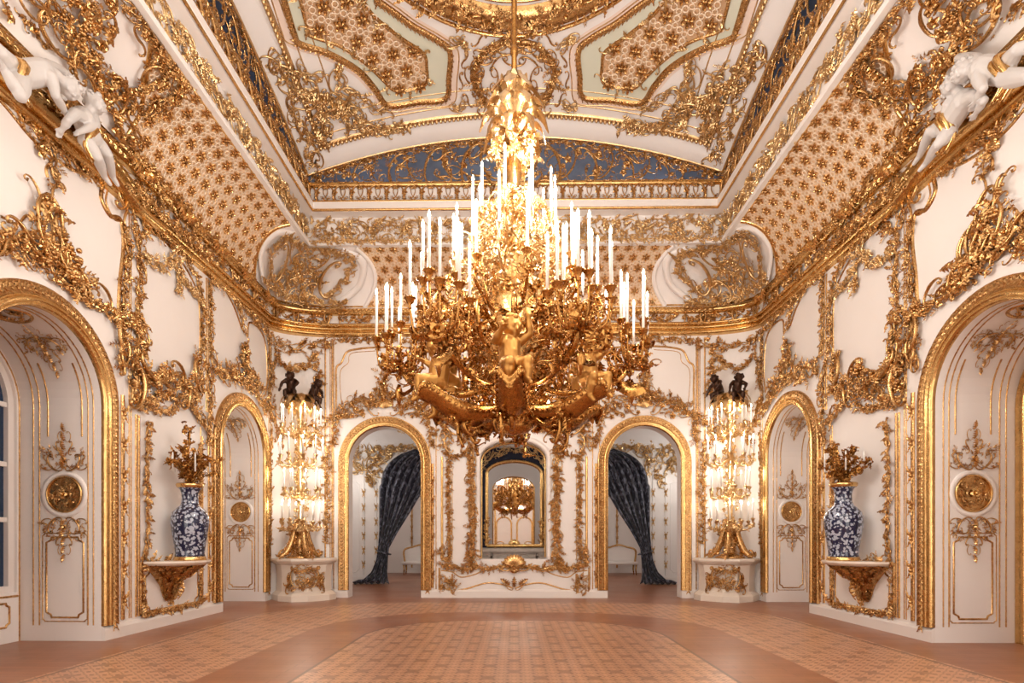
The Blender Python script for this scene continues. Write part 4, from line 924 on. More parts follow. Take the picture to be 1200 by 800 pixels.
# ------------------------------------------------------------------ anteroom behind the back wall
YA, YD = YB + .32, 16.5
SA = Surf(lambda u, v, w: (u, YA + w, v), True)
mb = MB(); wall_strip(mb, SA, -5.2, 5.2, 4.8, bh)
SD = back_surf(YD); dh = [(-2.9, .95, 0, 2.9, 1), (2.9, .95, 0, 2.9, 1)]
wall_strip(mb, SD, -5.2, 5.2, 4.8, dh)
for h in dh: reveal(mb, SD, h, .4)
for sd in (-1, 1): loft(mb, [np.array([(sd * 5.2, y, z) for z in (0, 2, 4.8)]) for y in np.linspace(YA, YD, 4)], flip=sd > 0)
struct(mb, 'wall_anteroom', W)
mb = MB(); rows = []
for t in np.linspace(0, PI / 2, 7): rows.append(np.array([(x, YD - .9 * (1 - math.cos(t)), 3.75 + .9 * math.sin(t)) for x in np.linspace(-5.2, 5.2, 30)]))
rows.append(np.array([(x, YA, 4.7) for x in np.linspace(-5.2, 5.2, 30)])); loft(mb, rows, flip=True); struct(mb, 'ceiling_anteroom', M['ceil'], True)
mb = MB()
for x0, x1 in ((-5.2, -3.86), (3.86, 5.2), (-1.94, -1.12), (1.12, 1.94)): box(mb, x0, x1, YD - .04, YD, 0, .2)
struct(mb, 'baseboard_anteroom', M['paint'])
tr = MB()
for m_ in (-1, 1):
    for u in (4.05, 4.42): frame(tr, SD, [(m_ * u, .25), (m_ * u, 3.3)], .03, False)
    frame(tr, SD, notched(m_ * 4.56 if m_ > 0 else -5.1, m_ * 5.1 if m_ > 0 else -4.56, .35, 3.0, .08), .014)
    P = arch(m_ * 2.9, 1.02, 0, 2.9, 24); sweep(tr, SD, P, [(-.06, 0), (-.05, .05), (.04, .05), (.06, 0)])
trim(tr, W)
for m_, L in ((-1, 'left'), (1, 'right')):
    mb = MB(); b = 500 + m_
    vine(mb, SD, [(m_ * 3.95, 3.1), (m_ * 4.2, 3.6), (m_ * 4.3, 4.3)], .7, .2, 2., b, .02, .5); vine(mb, SD, [(m_ * 2.0, 3.7), (m_ * 2.6, 4.05), (m_ * 3.3, 4.1), (m_ * 3.9, 3.8)], .4, .2, 2., b + 3, .02, .5); vine(mb, SD, [(m_ * 4.6, 3.2), (m_ * 4.9, 3.7), (m_ * 4.7, 4.3)], .6, .2, 2., b + 5, .02, .5)
    vine(mb, SD, [(m_ * 4.24, 3.2), (m_ * 4.24, 2.9)], .16, .16, 1., b + 7, .02); rod(mb, SD, m_ * 4.05, .3, 3.1, .025); rod(mb, SD, m_ * 4.42, .3, 3.1, .025)
    SK = Surf(lambda u, v, w: (u, YD - .9 + .9 * np.cos(v), 3.75 + .9 * np.sin(v) - w)); 
    vine(mb, Surf(lambda u, v, w: (u, YD - v, 4.64 - w - np.maximum(0, .9 - v) ** 2 * .55), True), [(m_ * 2.0, .7), (m_ * 2.8, 1.2), (m_ * 3.6, .9), (m_ * 4.4, 1.4)], 1.2, .24, 2.6, b + 9, .02, .5)
    tag(mb.build('gilded_wall_scrollwork', GP), 'gilded scrollwork on wall and vault of the anteroom, seen through the %s doorway' % L, 'wall ornament')
# curtains
def curtain(m_, label):
    zs = np.linspace(3.9, .01, 60); nu = 120; rows = []; r = random.Random(3)
    key = np.array([(3.9, 2.05, 3.6), (3.5, 2.28, 3.86), (2.9, 2.55, 3.9), (2.2, 2.95, 3.92), (1.5, 3.38, 3.93), (1.05, 3.62, 3.95), (.7, 3.66, 4.0), (.35, 3.68, 4.15), (.12, 3.66, 4.4), (.0, 3.62, 4.72)])[::-1]
    for z in zs:
        x0 = np.interp(z, key[:, 0], key[:, 1]); x1 = np.interp(z, key[:, 0], key[:, 2]); t = np.linspace(0, 1, nu)
        if z > 2.9:
            lim = 2.9 + math.sqrt(max(0, .95 ** 2 - (z - 2.9) ** 2)); x1 = min(x1, max(lim, x0 + .1))
        amp = .05 + .05 * (1 - min(1, (x1 - x0) / 1.5)); sp = .25 * max(0, .4 - z)
        rows.append(np.c_[m_ * (x0 + (x1 - x0) * t), YD - .22 - sp * 1.2 * t - amp * np.sin(t * 42 + .6 * np.sin(z * 1.5)) - .4 * amp * np.sin(t * 17 + z), np.full(nu, z) + (.06 * np.abs(np.sin(t * 21)) if z < .1 else 0)])
    o = empty('curtain', (m_ * 3.9, YD - .2, 0), label, 'curtain'); mb = MB(); loft(mb, rows, flip=m_ > 0); c = mb.build('drape', M['curtain'], o, True, loc=o.location)
    md = c.modifiers.new('thickness', 'SOLIDIFY'); md.thickness = .012
    mb = MB(); tt = np.linspace(0, 2 * PI, 20); tube(mb, np.c_[m_ * (3.78 + .2 * np.cos(tt)), YD - .22 + .15 * np.sin(tt), .92 + .05 * np.cos(tt)], .022, 6, False); mb.build('tieback', M['curtain'], o, True, loc=o.location)
curtain(-1, 'navy brocade curtain tied aside, seen through the left doorway'); curtain(1, 'navy brocade curtain tied aside, seen through the right doorway')
# fireplace with mirror on the anteroom wall
o = empty('fireplace', (0, YD, 0), 'grey white marble fireplace seen below the mirror through the glazed opening', 'fireplace'); L = o.location
mb = MB()
for m_ in (-1, 1): box(mb, m_ * .62, m_ * 1.0, YD - .3, YD, 0, .92); box(mb, m_ * .68, m_ * .94, YD - .34, YD - .3, .15, .8)
box(mb, -1.0, 1.0, YD - .3, YD, .72, .92); P = smoothpath([(-.62, .55), (-.5, .70), (-.25, .74), (0, .68), (.25, .74), (.5, .70), (.62, .55)], 30); sweep(mb, back_surf(YD - .3), P, [(-.05, 0), (-.03, .05), (.03, .05), (.05, 0)])
for m_ in (-1, 1): put(mb, back_surf(YD - .3), CS, m_ * .3, .82, .3, 1.5 * m_, m_ < 0, w=.01); put(mb, back_surf(YD - .3), SHELL, m_ * .8, .78, .2)
mb.build('surround', M['gmarble'], o, False, loc=L)
mb = MB(); box(mb, -1.08, 1.08, YD - .4, YD, .95, 1.05); box(mb, -1.04, 1.04, YD - .36, YD, .92, .95); mb.build('mantel_shelf', M['gmarble'], o, False, loc=L)
mb = MB(); box(mb, -.62, .62, YD - .05, YD - .02, 0, .72); mb.build('firebox', M['black'], o, False, loc=L)
o = empty('overmantel_mirror', (0, YD - .05, 1.06), 'arched gilt mirror over the fireplace reflecting the chandelier', 'mirror'); L = o.location
def panel(mb, hw, z0, spr, flat, y, n=24):
    us = -hw * np.cos(np.linspace(0, PI, n)); top = spr + flat * hw * np.sqrt(np.maximum(0, 1 - (us / hw) ** 2)); mb.add(np.concatenate([np.c_[us, us * 0 + y, us * 0 + z0], np.c_[us, us * 0 + y, top]]), gridf(2, n)[:, ::-1])
    return mb
SM = back_surf(YD - .07)
panel(MB(), 1.0, 1.06, 3.62, .55, YD - .03).build('dark_glass', M['dglass'], o, False, loc=L)
panel(MB(), .78, 1.1, 3.22, .45, YD - .06).build('mirror_plate', M['mirror'], o, False, loc=L)
mb = MB(); P = np.vstack([arch(0, .80, 1.12, 3.22, 24, .45)]); P = np.vstack([P, P[:1]]); sweep(mb, SM, P, [(-.05, -.03), (-.05, .03), (-.02, .06), (.02, .06), (.05, .03), (.05, -.03)]); 
for m_ in (-1, 1): vine(mb, SM, [(m_ * .8, 1.15), (m_ * .81, 1.5), (m_ * .8, 1.9)], .08, .12, 1., 520 + m_, .03); put(mb, SM, CS, m_ * .45, 1.16, .3, 1.4 * m_, m_ < 0, w=.03)
put(mb, SM, SHELL, 0, 1.12, .2, w=.03); mb.build('frame', GB, o, True, loc=L)
mb = MB(); P = smoothpath([(-.98, 3.45), (-.7, 3.72), (-.35, 3.88), (0, 3.93), (.35, 3.88), (.7, 3.72), (.98, 3.45)], 30); vine(mb, SM, P, .2, .15, .7, 522, .02, .6, .1); vine(mb, SM, P + np.array([0, .22]), .06, .12, .8, 523, .02, .6, .1)
for m_ in (-1, 1): put(mb, SM, CS, m_ * .3, 3.85, .35, 1.2 * m_, m_ < 0, w=.02); put(mb, SM, SS, m_ * .65, 3.7, .4, .9 * m_, m_ < 0, w=.02)
mb.build('fretwork', GP, o, True, loc=L)
# fretwork in the head of the opening on the anteroom side of the back wall
mb = MB(); S9 = back_surf(YA + .02)
for m_ in (-1, 1): pass
frame(mb, S9, arch(-.02, .73, .9, 3.1, 24, .56), .02, False); tag(mb.build('gilded_window_fillet', GB), 'thin gilded fillet inside the glazed opening of the back wall', 'moulding')
# further room through the curtained doorways
mb = MB(); x = 5.6
loft(mb, [np.array([(-x, y, 0), (-x, y, 4.6), (x, y, 4.6), (x, y, 0)]) for y in (YD + .4, 22.)]); mb.add([(-x, 22, 0), (x, 22, 0), (x, 22, 4.6), (-x, 22, 4.6)], [(0, 1, 2, 3)], True); struct(mb, 'wall_far_room', W)
mb = MB(); SX = back_surf(21.98)
for m_ in (-1, 1):
    for u in (2.6, 3.3, 4.0): rod(mb, SX, m_ * u, .2, 3.6, .03)
    vine(mb, SX, [(m_ * 2.4, 3.0), (m_ * 3.2, 3.2), (m_ * 4.2, 3.0)], .5, .25, 1.1, 530 + m_, .02)
tag(mb.build('gilded_wall_scrollwork', G), 'gilded panelling on the end wall of the farthest room beyond the curtains', 'wall ornament')
def settee(x, y, label):
    o = empty('gilded_settee', (x, y, 0), label, 'settee'); L = o.location
    for dx in (-.55, .55):
        for dy in (-.22, .22): tube(MB(), [(x + dx, y + dy, 0), (x + dx * .96, y + dy, .2), (x + dx, y + dy, .4)], [.018, .03, .04], 6).build('leg', G, o, True, loc=L) if False else None
    for dx in (-.55, .55):
        for dy in (-.22, .22):
            mb = MB(); tube(mb, [(x + dx, y + dy, 0), (x + dx * .96, y + dy, .2), (x + dx, y + dy, .4)], [.018, .03, .04], 6); mb.build('leg', G, o, True, loc=L)
    mb = MB(); box(mb, x - .6, x + .6, y - .28, y + .28, .38, .48); lathe(mb, [(.0, .0), (.2, .01), (.25, -.03)], (x, y, .5), 20, 2.2, 1.); mb.build('seat', M['paint'], o, True, loc=L)
    mb = MB(); sweep(mb, back_surf(y + .26), smoothpath([(x - .6, .45), (x - .62, .9), (x - .3, 1.02), (x, 1.1), (x + .3, 1.02), (x + .62, .9), (x + .6, .45)], 30), bead(.035, .04)); mb.build('back_frame', G, o, True, loc=L)
    mb = MB(); panel(mb, .56, .46, .82, .4, y + .25); V = mb.V[0]; V[:, 0] += x; mb.build('back_pad', M['paint'], o, False, loc=L)
settee(-3.5, 20.8, 'pale gilded settee far beyond the left curtain'); settee(3.9, 20.8, 'pale gilded settee far beyond the right curtain')

SRr = Surf(lambda u, v, w: (u, -.95 + w, v), True); tr = MB()
for m_ in (-1, 1):
    P = arch(m_ * .62, .45, 1.0, 2.2, 20); sweep(tr, SRr, P, bead(.05)); sweep(tr, SRr, [(m_ * 1.15, .2), (m_ * 1.15, 5.6)], bead(.05)); sweep(tr, SRr, [(m_ * 1.75, .2), (m_ * 1.75, 5.6)], bead(.04))
trim(tr, GB)
# ------------------------------------------------------------------ windows and inner doors of the near side arches
def mk_window():
    S = SL; x = 1.16; off = Surf(lambda u, v, w: SL.f(u, v, w - x))
    o = empty('window_1', (-XW - x, 6.3, .6), None, None); o['kind'] = 'structure'; L = o.location
    mb = MB(); P = arch(6.3, .78, .66, 3.0, 24); P = np.vstack([P, P[:1]]); sweep(mb, off, P, [(-.05, 0), (-.05, .07), (.05, .07), (.05, 0)])
    for u in (6.3,): sweep(mb, off, [(u, .64), (u, 3.5)], [(-.04, 0), (-.04, .06), (.04, .06), (.04, 0)])
    for z in (1.55, 2.25, 3.0): sweep(mb, off, [(5.5, z), (7.1, z)], [(-.03, 0), (-.03, .05), (.03, .05), (.03, 0)])
    mb.build('window_frame', M['paint'], o, False, loc=L)
    mb = MB(); us = 6.3 - .79 * np.cos(np.linspace(0, PI, 20)); lo = us * 0 + .63; hi = 3.0 + np.sqrt(np.maximum(0, .79 ** 2 - (us - 6.3) ** 2)); mb.add(np.concatenate([off(us, lo, us * 0 + .01), off(us, hi, us * 0 + .01)]), gridf(2, 20)[:, ::-1]); mb.build('pane', M['pane'], o, False, loc=L)
    tr = MB(); S2 = Surf(lambda u, v, w: SL.f(u, v, w - 1.05)); frame(tr, S2, notched(5.6, 7.0, .2, .5, .05), .014); frame(tr, S2, [(5.5, .58), (7.12, .58)], .014, False); frame(tr, S2, arch(6.3, .845, 0, 3.0), .010, False); trim(tr)
mk_window()
def mk_door():
    x = 1.065; off = Surf(lambda u, v, w: SR.f(u, v, w - x), True); o = empty('door_1', (XW + x, 6.3, 0), None, None); o['kind'] = 'structure'; L = o.location
    mb = MB(); us = 6.3 - .76 * np.cos(np.linspace(0, PI, 20)); hi = 2.95 + np.sqrt(np.maximum(0, .76 ** 2 - (us - 6.3) ** 2)); mb.add(np.concatenate([off(us, us * 0, us * 0), off(us, hi, us * 0)]), gridf(2, 20)[:, ::-1], True); mb.build('door_leaf', W, o, False, loc=L)
    mb = MB(); frame(mb, off, notched(6.5, 6.95, .2, 1.3, .07), .014); frame(mb, off, [(6.5, 2.5), (6.5, 3.4)], .012, False); pendant(mb, off, 6.7, 2.15, .45, .5, 1, 5); pendant(mb, off, 6.7, 1.6, .45, .45, -1, 5); mb.build('gilded_mouldings', G, o, True, loc=L)
    tr = MB(); S2 = Surf(lambda u, v, w: SR.f(u, v, w - 1.05), True); sweep(tr, S2, arch(6.3, .80, .0, 2.95), [(-.07, 0), (-.06, .05), (-.02, .06), (0, .04), (.03, .07), (.06, .06), (.07, 0)]); trim(tr, GB)
    roundel(off, 6.72, 1.88, .2, 'round gilded relief on the inner door leaf at the right edge')
mk_door()

# ------------------------------------------------------------------ pedestals in the corners
def pedestal(sd, label):
    X = lambda x: -sd * x; o = empty('marble_pedestal', (sd * 4.6, 12.0, 0), label, 'pedestal'); L = o.location
    base = [(-5.27, 12.16), (-4.98, 11.80), (-4.62, 11.62), (-4.30, 11.70), (-3.96, 12.02), (-3.90, 12.28), (-3.98, 12.52), (-4.5, 12.45), (-5.1, 12.25)]
    def ringp(k, z):
        c = np.array([-4.62, 12.3]); return [(X(c[0] + (x - c[0]) * k), c[1] + (y - c[1]) * k, z) for x, y in base]
    mb = MB(); R = [ringp(k, z) for k, z in ((1.0, 0), (1.0, .12), (.94, .16), (.86, .20), (.84, .5), (.88, .76), (.97, .80), (.97, .81))]; 
    V = np.concatenate(R); mb.add(V, gridf(len(R), len(base), False, True)[:, ::-1], sd > 0); mb.build('body', M['marble'], o, False, loc=L)
    mb = MB(); R = [ringp(k, z) for k, z in ((.98, .81), (1.03, .83), (1.05, .86), (1.04, .89), (1.0, .90), (.001, .90))]; mb.add(np.concatenate(R), gridf(len(R), len(base), False, True)[:, ::-1], sd > 0); mb.build('top_slab', M['marble'], o, False, loc=L)
    # relief on the front faces (from left facet to right facet)
    A, B = np.array([-4.83, 11.78]), np.array([-3.98, 12.02]); 
    fa = np.array([(-4.98, 11.80), (-4.62, 11.62), (-4.30, 11.70), (-3.96, 12.02)]); c = np.array([-4.62, 12.3]); fa = c + (fa - c) * .86; d = np.r_[0, np.cumsum(np.linalg.norm(np.diff(fa, axis=0), axis=1))]
    def f(u, v, w):
        x = np.interp(u, d, fa[:, 0]); y = np.interp(u, d, fa[:, 1]); return X(x) + 0 * w - sd * 0 , y - w, v
    S = Surf(f, sd > 0); mid = d[-1] / 2 + .08; mb = MB()
    vine(mb, S, [(mid - .22, .62), (mid, .66), (mid + .22, .62)], .12, .13, 1.2, 600, .02, .5); vine(mb, S, [(mid - .18, .5), (mid, .45), (mid + .18, .5)], .2, .14, 1.3, 601, .02, .5); vine(mb, S, [(mid - .1, .35), (mid, .3), (mid + .1, .35)], .1, .12, 1.2, 602, .02)
    for m_ in (-1, 1):
        put(mb, S, CS, mid + m_ * .2, .5, .4, 0, m_ < 0, w=.02); put(mb, S, SS, mid + m_ * .36, .36, .4, .4 * m_, m_ > 0, w=.02, sz=.6); vine(mb, S, [(mid + m_ * .34, .22), (mid + m_ * .36, .5)], .12, .14, 1.2, 604, .03); put(mb, S, FLOW6, mid + m_ * .28, .7, .1, w=.01)
    mb.build('gilded_relief', G, o, True, loc=L)
    return o
pedestal(-1, 'cream marble pedestal with gilded relief under the left candelabrum'); pedestal(1, 'cream marble pedestal with gilded relief under the right candelabrum')

# ------------------------------------------------------------------ figures: limbs blended into one continuous skin
def limb(mb, P, R, n=10):
    P = [np.asarray(p, float) for p in P]
    tube(mb, P, R, n)
    for p, r in zip(P, R): ball(mb, p, r, 10, 8)
def hand(mb, wrist, d, r, side):
    d = np.asarray(d, float); d /= np.linalg.norm(d); up = np.array([0, 0, 1.]) if abs(d[2]) < .8 else np.array([1., 0, 0]); s = np.cross(d, up); s /= np.linalg.norm(s); nrm = np.cross(s, d); w = np.asarray(wrist, float)
    limb(mb, [w, w + d * r * 1.6], [r * .8, r * .85]); 
    for k, ln in enumerate((1.5, 1.8, 1.7, 1.3)):
        b = w + d * r * 2.0 + s * r * .55 * (k - 1.5); limb(mb, [b, b + d * r * ln * .55 - nrm * r * .15, b + d * r * ln - nrm * r * .6], [r * .30, r * .27, r * .2], 6)
    b = w + d * r * .8 + s * side * r * .8; limb(mb, [b, b + (d + s * side) * r * .6, b + (d * 1.3 + s * side * .8) * r * .9], [r * .32, r * .28, r * .22], 6)
def figure(J, k, mat, name, parent, voxel, face, loc=None, hair=True):
    """J: joints; k: size (1 = putto one metre tall)"""
    g = {a: np.asarray(b, float) for a, b in J.items()}; mb = MB()
    limb(mb, [g['pelvis'], g['pelvis'] * .5 + g['chest'] * .5, g['chest']], [.115 * k, .118 * k, .115 * k]); limb(mb, [g['chest'], g['neck'], g['head']], [.09 * k, .055 * k, .06 * k])
    limb(mb, [g['shl'], g['chest'], g['shr']], [.06 * k, .09 * k, .06 * k]); limb(mb, [g['hil'], g['pelvis'], g['hir']], [.085 * k, .10 * k, .085 * k])
    for s, sg in (('l', 1), ('r', -1)):
        sh, el, ha = g['sh' + s], g['el' + s], g['ha' + s]; limb(mb, [sh, sh * .5 + el * .5, el, el * .5 + ha * .5, ha], [.058 * k, .054 * k, .042 * k, .043 * k, .028 * k]); hand(mb, ha, ha - el, .032 * k, sg)
        hi, kn, fo = g['hi' + s], g['kn' + s], g['fo' + s]; limb(mb, [hi, hi * .5 + kn * .5, kn, kn * .6 + fo * .4, fo], [.085 * k, .080 * k, .058 * k, .058 * k, .036 * k])
        d = (fo - kn); d /= np.linalg.norm(d); fd = np.asarray(face, float) - d * np.dot(face, d); fd = fd / (np.linalg.norm(fd) + 1e-6) * .8 + d * .45; limb(mb, [fo, fo + fd * .055 * k, fo + fd * .10 * k], [.034 * k, .03 * k, .024 * k])
    h = g['head']; f = np.asarray(face, float); f /= np.linalg.norm(f); upv = h - g['neck']; upv /= np.linalg.norm(upv); s = np.cross(f, upv); s /= np.linalg.norm(s); f = np.cross(upv, s); r = .105 * k
    ball(mb, h, r, 16, 12); ball(mb, h + f * r * .45 - upv * r * .35, r * .62, 12, 10)
    for q in (-1, 1): ball(mb, h + f * r * .68 + s * q * r * .36 - upv * r * .32, r * .34); ball(mb, h + f * r * .92 + s * q * r * .33 + upv * r * .10, r * .13); ball(mb, h + s * q * r * .98 - upv * r * .1, r * .22); ball(mb, h + f * r * .86 + s * q * r * .33 + upv * r * .3, r * .17)
    limb(mb, [h + f * r * .95 + upv * r * .12, h + f * r * 1.14 - upv * r * .14], [r * .09, r * .15], 6); limb(mb, [h + f * r * 1.0 - upv * r * .46 + s * r * .14, h + f * r * 1.0 - upv * r * .46 - s * r * .14], [r * .08, r * .08], 6); ball(mb, h + f * r * .9 - upv * r * .72, r * .2)
    o = mb.build(name, mat, None, True); md = o.modifiers.new('skin', 'REMESH'); md.mode = 'VOXEL'; md.voxel_size = voxel; md.use_smooth_shade = True
    m2 = o.modifiers.new('soft', 'SMOOTH'); m2.iterations = 4; m2.factor = .5
    me = bpy.data.meshes.new_from_object(o.evaluated_get(bpy.context.evaluated_depsgraph_get())); old = o.data; o.modifiers.clear(); o.data = me; bpy.data.meshes.remove(old)
    if not me.materials: me.materials.append(mat)
    off = np.zeros(3) if loc is None else np.asarray(loc, float)
    if loc is not None:
        for v in me.vertices: v.co = (v.co[0] - off[0], v.co[1] - off[1], v.co[2] - off[2])
        o.location = loc
    if parent: o.parent = parent
    if hair:
        mb = MB(); rr = random.Random(2)
        for q in range(42):
            t = np.array([rr.gauss(0, 1) for _ in range(3)]); t /= np.linalg.norm(t)
            if np.dot(t, f) > .45 or np.dot(t, upv) < -.35: continue
            ball(mb, h + t * r * .98, r * rr.uniform(.2, .32), 7, 5)
        hb = mb.build('curly_hair', mat, o, True, loc=off)
        hb.location = (0, 0, 0)
    return o
def joints_px(sd, D):
    out = {}
    for a, (px, py, w) in D.items():
        d = ray(px, py); k = sd * (XW - w) / d[0]; out[a] = np.array([0, 0, HC]) + d * k
    return out
def drape(o, pts, R, mat, name='gilded_drapery', seed=1):
    mb = MB(); r = random.Random(seed); P = smoothpath(pts, 20)
    for k in range(5): tube(mb, P + np.array([r.uniform(-.04, .04) for _ in range(3)]), R * np.linspace(1.2, .6, len(P)) * r.uniform(.6, 1.1), 7)
    b = mb.build(name, mat, o, True, loc=o.location); return b
PUT = [
 (-1, 'upper white stucco putto leaning down along the left pediment scroll', (.5, -.5, -.6), 1.05, dict(pelvis=(24, 88, .38), chest=(50, 84, .45), neck=(66, 88, .5), head=(80, 103, .5), shl=(56, 77, .42), shr=(60, 90, .55), elr=(65, 112, .55), har=(76, 130, .45), ell=(72, 82, .35), hal=(84, 92, .32), hil=(18, 82, .36), hir=(24, 96, .44), knl=(2, 62, .42), fol=(-14, 48, .35), knr=(24, 112, .55), forr=(4, 80, .5))),
 (-1, 'lower white stucco putto in gilded loincloth seated on the left pediment', (.6, -.2, -.5), 1.0, dict(pelvis=(106, 160, .38), chest=(97, 138, .42), neck=(104, 130, .45), head=(111, 121, .48), shl=(109, 136, .4), shr=(88, 133, .48), ell=(113, 146, .5), hal=(94, 154, .5), elr=(80, 141, .5), har=(74, 150, .42), hil=(112, 165, .36), hir=(101, 166, .42), knl=(126, 181, .44), fol=(132, 207, .3), knr=(114, 184, .48), forr=(122, 206, .32))),
 (1, 'upper white stucco putto reaching out along the right pediment scroll', (-.6, -.3, -.5), 1.05, dict(pelvis=(1174, 84, .38), chest=(1151, 80, .45), neck=(1139, 81, .5), head=(1129, 84, .5), shl=(1143, 70, .42), shr=(1146, 92, .52), ell=(1128, 67, .38), hal=(1112, 69, .3), elr=(1152, 104, .55), har=(1144, 118, .5), hil=(1178, 78, .36), hir=(1180, 92, .42), knl=(1192, 58, .46), fol=(1214, 52, .38), knr=(1205, 90, .46), forr=(1228, 86, .38))),
 (1, 'lower white stucco putto twined with gilded ribbon on the right pediment', (-.6, -.3, -.5), 1.0, dict(pelvis=(1110, 148, .38), chest=(1130, 118, .42), neck=(1123, 108, .45), head=(1116, 100, .48), shl=(1120, 112, .42), shr=(1142, 112, .46), ell=(1109, 122, .5), hal=(1106, 136, .46), elr=(1153, 118, .5), har=(1144, 132, .42), hil=(1104, 150, .36), hir=(1112, 156, .42), knl=(1090, 154, .46), fol=(1078, 182, .3), knr=(1100, 168, .5), forr=(1086, 190, .34))),
]
for sd, lab, face, k, D in PUT:
    D = dict(D); D['for'] = D.pop('forr'); J = joints_px(sd, D); loc = tuple(J['pelvis'])
    o = figure(J, k, M['stucco'], 'putto', None, .0085, face, loc); tag(o, lab, 'statue')
    drape(o, [J['hil'] + (0, 0, .06), J['pelvis'] + (-sd * .1, -.05, .02), J['hir'] + (0, 0, -.04), J['hir'] + (0, .12, -.16)], .04, GB)

# ------------------------------------------------------------------ vases on wall brackets
VZ = .985
def vase_set(sd, L):
    X, Y = sd * (XW - .36), 8.52
    o = empty('wall_bracket', (sd * XW, Y, VZ), 'gilded wall bracket with a pale shelf under the %s vase' % L, 'wall bracket'); Lc = o.location
    mb = MB(); a = np.linspace(-PI / 2, PI / 2, 9); rows = []
    for q, z in ((.50, -.075), (.56, -.06), (.60, -.03), (.60, 0), (.001, 0)): rows.append(np.c_[sd * XW - sd * q * 1.02 * np.cos(a), Y + q * np.sin(a) * .98, np.full(9, VZ + z)])
    loft(mb, rows, flip=sd > 0); mb.build('shelf', M['marble'], o, False, loc=Lc)
    mb = MB(); rows = []; a = np.linspace(-PI / 2, PI / 2, 13)
    for q, z in ((.50, -.08), (.42, -.14), (.33, -.22), (.24, -.3), (.17, -.38), (.13, -.48), (.08, -.57), (.02, -.62)): rows.append(np.c_[sd * XW - sd * q * .9 * np.cos(a), Y + q * np.sin(a), np.full(13, VZ + z)])
    loft(mb, rows, flip=sd > 0)
    qf = lambda v: np.interp(VZ - v, [.08, .14, .22, .3, .38, .48, .57, .62], [.50, .42, .33, .24, .17, .13, .08, .03])
    Sb = Surf(lambda u, v, w: (sd * XW - sd * (qf(v) * .9 + w) * np.cos(np.clip(u / .5, -1.4, 1.4)), Y + (qf(v) + w) * np.sin(np.clip(u / .5, -1.4, 1.4)), v), sd > 0)
    r = random.Random(44)
    for k in range(150):
        z = -.08 - .54 * r.random() ** 1.5; u = r.uniform(-.7, .7); put(mb, Sb, (LEAF, CS, SS, FLOW, LEAF5)[k % 5], u, VZ + z, r.uniform(.08, .15), r.uniform(0, 6.3), w=.0, sz=.16)
    put(mb, Sb, LEAF5, 0, VZ - .3, .3, PI, w=.0); put(mb, Sb, SHELL, 0, VZ - .26, .2, w=.01); put3(mb, LEAF5, (sd * (XW - .06), Y, VZ - .64), .14)
    mb.build('carved_corbel', G, o, True, loc=Lc)
    o = empty('porcelain_vase', (X, Y, VZ), 'tall blue and white porcelain vase on the %s wall bracket' % L, 'vase'); Lc = o.location
    prof = [(.001, .05), (.205, .05), (.205, .08), (.20, .10), (.205, .16), (.225, .30), (.25, .46), (.262, .58), (.258, .66), (.235, .73), (.185, .785), (.135, .83), (.118, .88), (.113, .96), (.118, 1.02), (.135, 1.07), (.165, 1.105), (.178, 1.13), (.170, 1.145), (.15, 1.12), (.001, 1.06)]
    mb = MB(); lathe(mb, prof, (X, Y, VZ), 32); mb.build('body', M['porcelain'], o, True, loc=Lc)
    mb = MB(); lathe(mb, [(.001, 0), (.225, 0), (.23, .02), (.215, .035), (.22, .05), (.205, .06), (.001, .06)], (X, Y, VZ), 28); mb.build('gilt_foot', GB, o, True, loc=Lc)
    mb = MB(); lathe(mb, [(.170, 1.10), (.188, 1.12), (.192, 1.15), (.18, 1.165), (.16, 1.15)], (X, Y, VZ), 28); mb.build('gilt_rim', GB, o, True, loc=Lc)
    zt = VZ + 1.15
    o = empty('gilded_bouquet', (X, Y, zt), 'gilded branch bouquet with candles standing in the %s vase' % L, 'bouquet'); Lc = o.location
    r = random.Random(60 + (sd > 0)); mb, ml = MB(), MB(); tips = []
    for k in range(24):
        a = 2 * PI * k / 24 + r.uniform(-.2, .2); up = r.random(); rad = r.uniform(.22, .46) * (1 - .45 * (up > .6)); hgt = r.uniform(.15, .42) if up < .6 else r.uniform(.4, .62)
        cx = rad * math.cos(a); x1 = X + (cx if cx * sd < .2 else .2 * sd)
        P = smoothpath([(X, Y, zt - .05), (X + .4 * (x1 - X), Y + .3 * rad * math.sin(a), zt + hgt * .6), (x1, Y + rad * math.sin(a), zt + hgt)], 12); tube(mb, P, np.linspace(.013, .007, len(P)), 5); tips.append(P[-1])
        for t in range(3, len(P)):
            put3(ml, LEAF, P[t], r.uniform(.07, .12), r); put3(ml, LEAFN, P[t], r.uniform(.07, .12), r)
        put3(ml, FLOW, P[-1], .10, r); put3(ml, FLOW6, P[-2], .08, r)
    if sd < 0:
        P = smoothpath([(X, Y, zt), (X - .02, Y, zt + .4), (X, Y, zt + .85)], 12); tube(mb, P, .012, 5)
        for p in P[4:]:
            for q in range(2): put3(ml, LEAF, p, .13, r)
            tube(mb, [p, p + np.array([0, r.choice((-.12, .12)), .05])], .006, 4); put3(ml, FLOW, p + np.array([0, r.choice((-.13, .13)), .06]), .1, r)
    mb.build('branches', GD, o, True, loc=Lc); ml.build('leaves_and_flowers', GD, o, True, loc=Lc)
    for k in range(5):
        a = 2 * PI * k / 5 + .5; p = (X + .26 * math.cos(a), Y + .28 * math.sin(a), zt + .18); mb = MB(); lathe(mb, [(.001, 0), (.012, 0), (.011, .26), (.004, .28), (.001, .29)], p, 8); mb.build('candle', M['candle'], o, True, loc=Lc)
vase_set(-1, 'left'); vase_set(1, 'right')

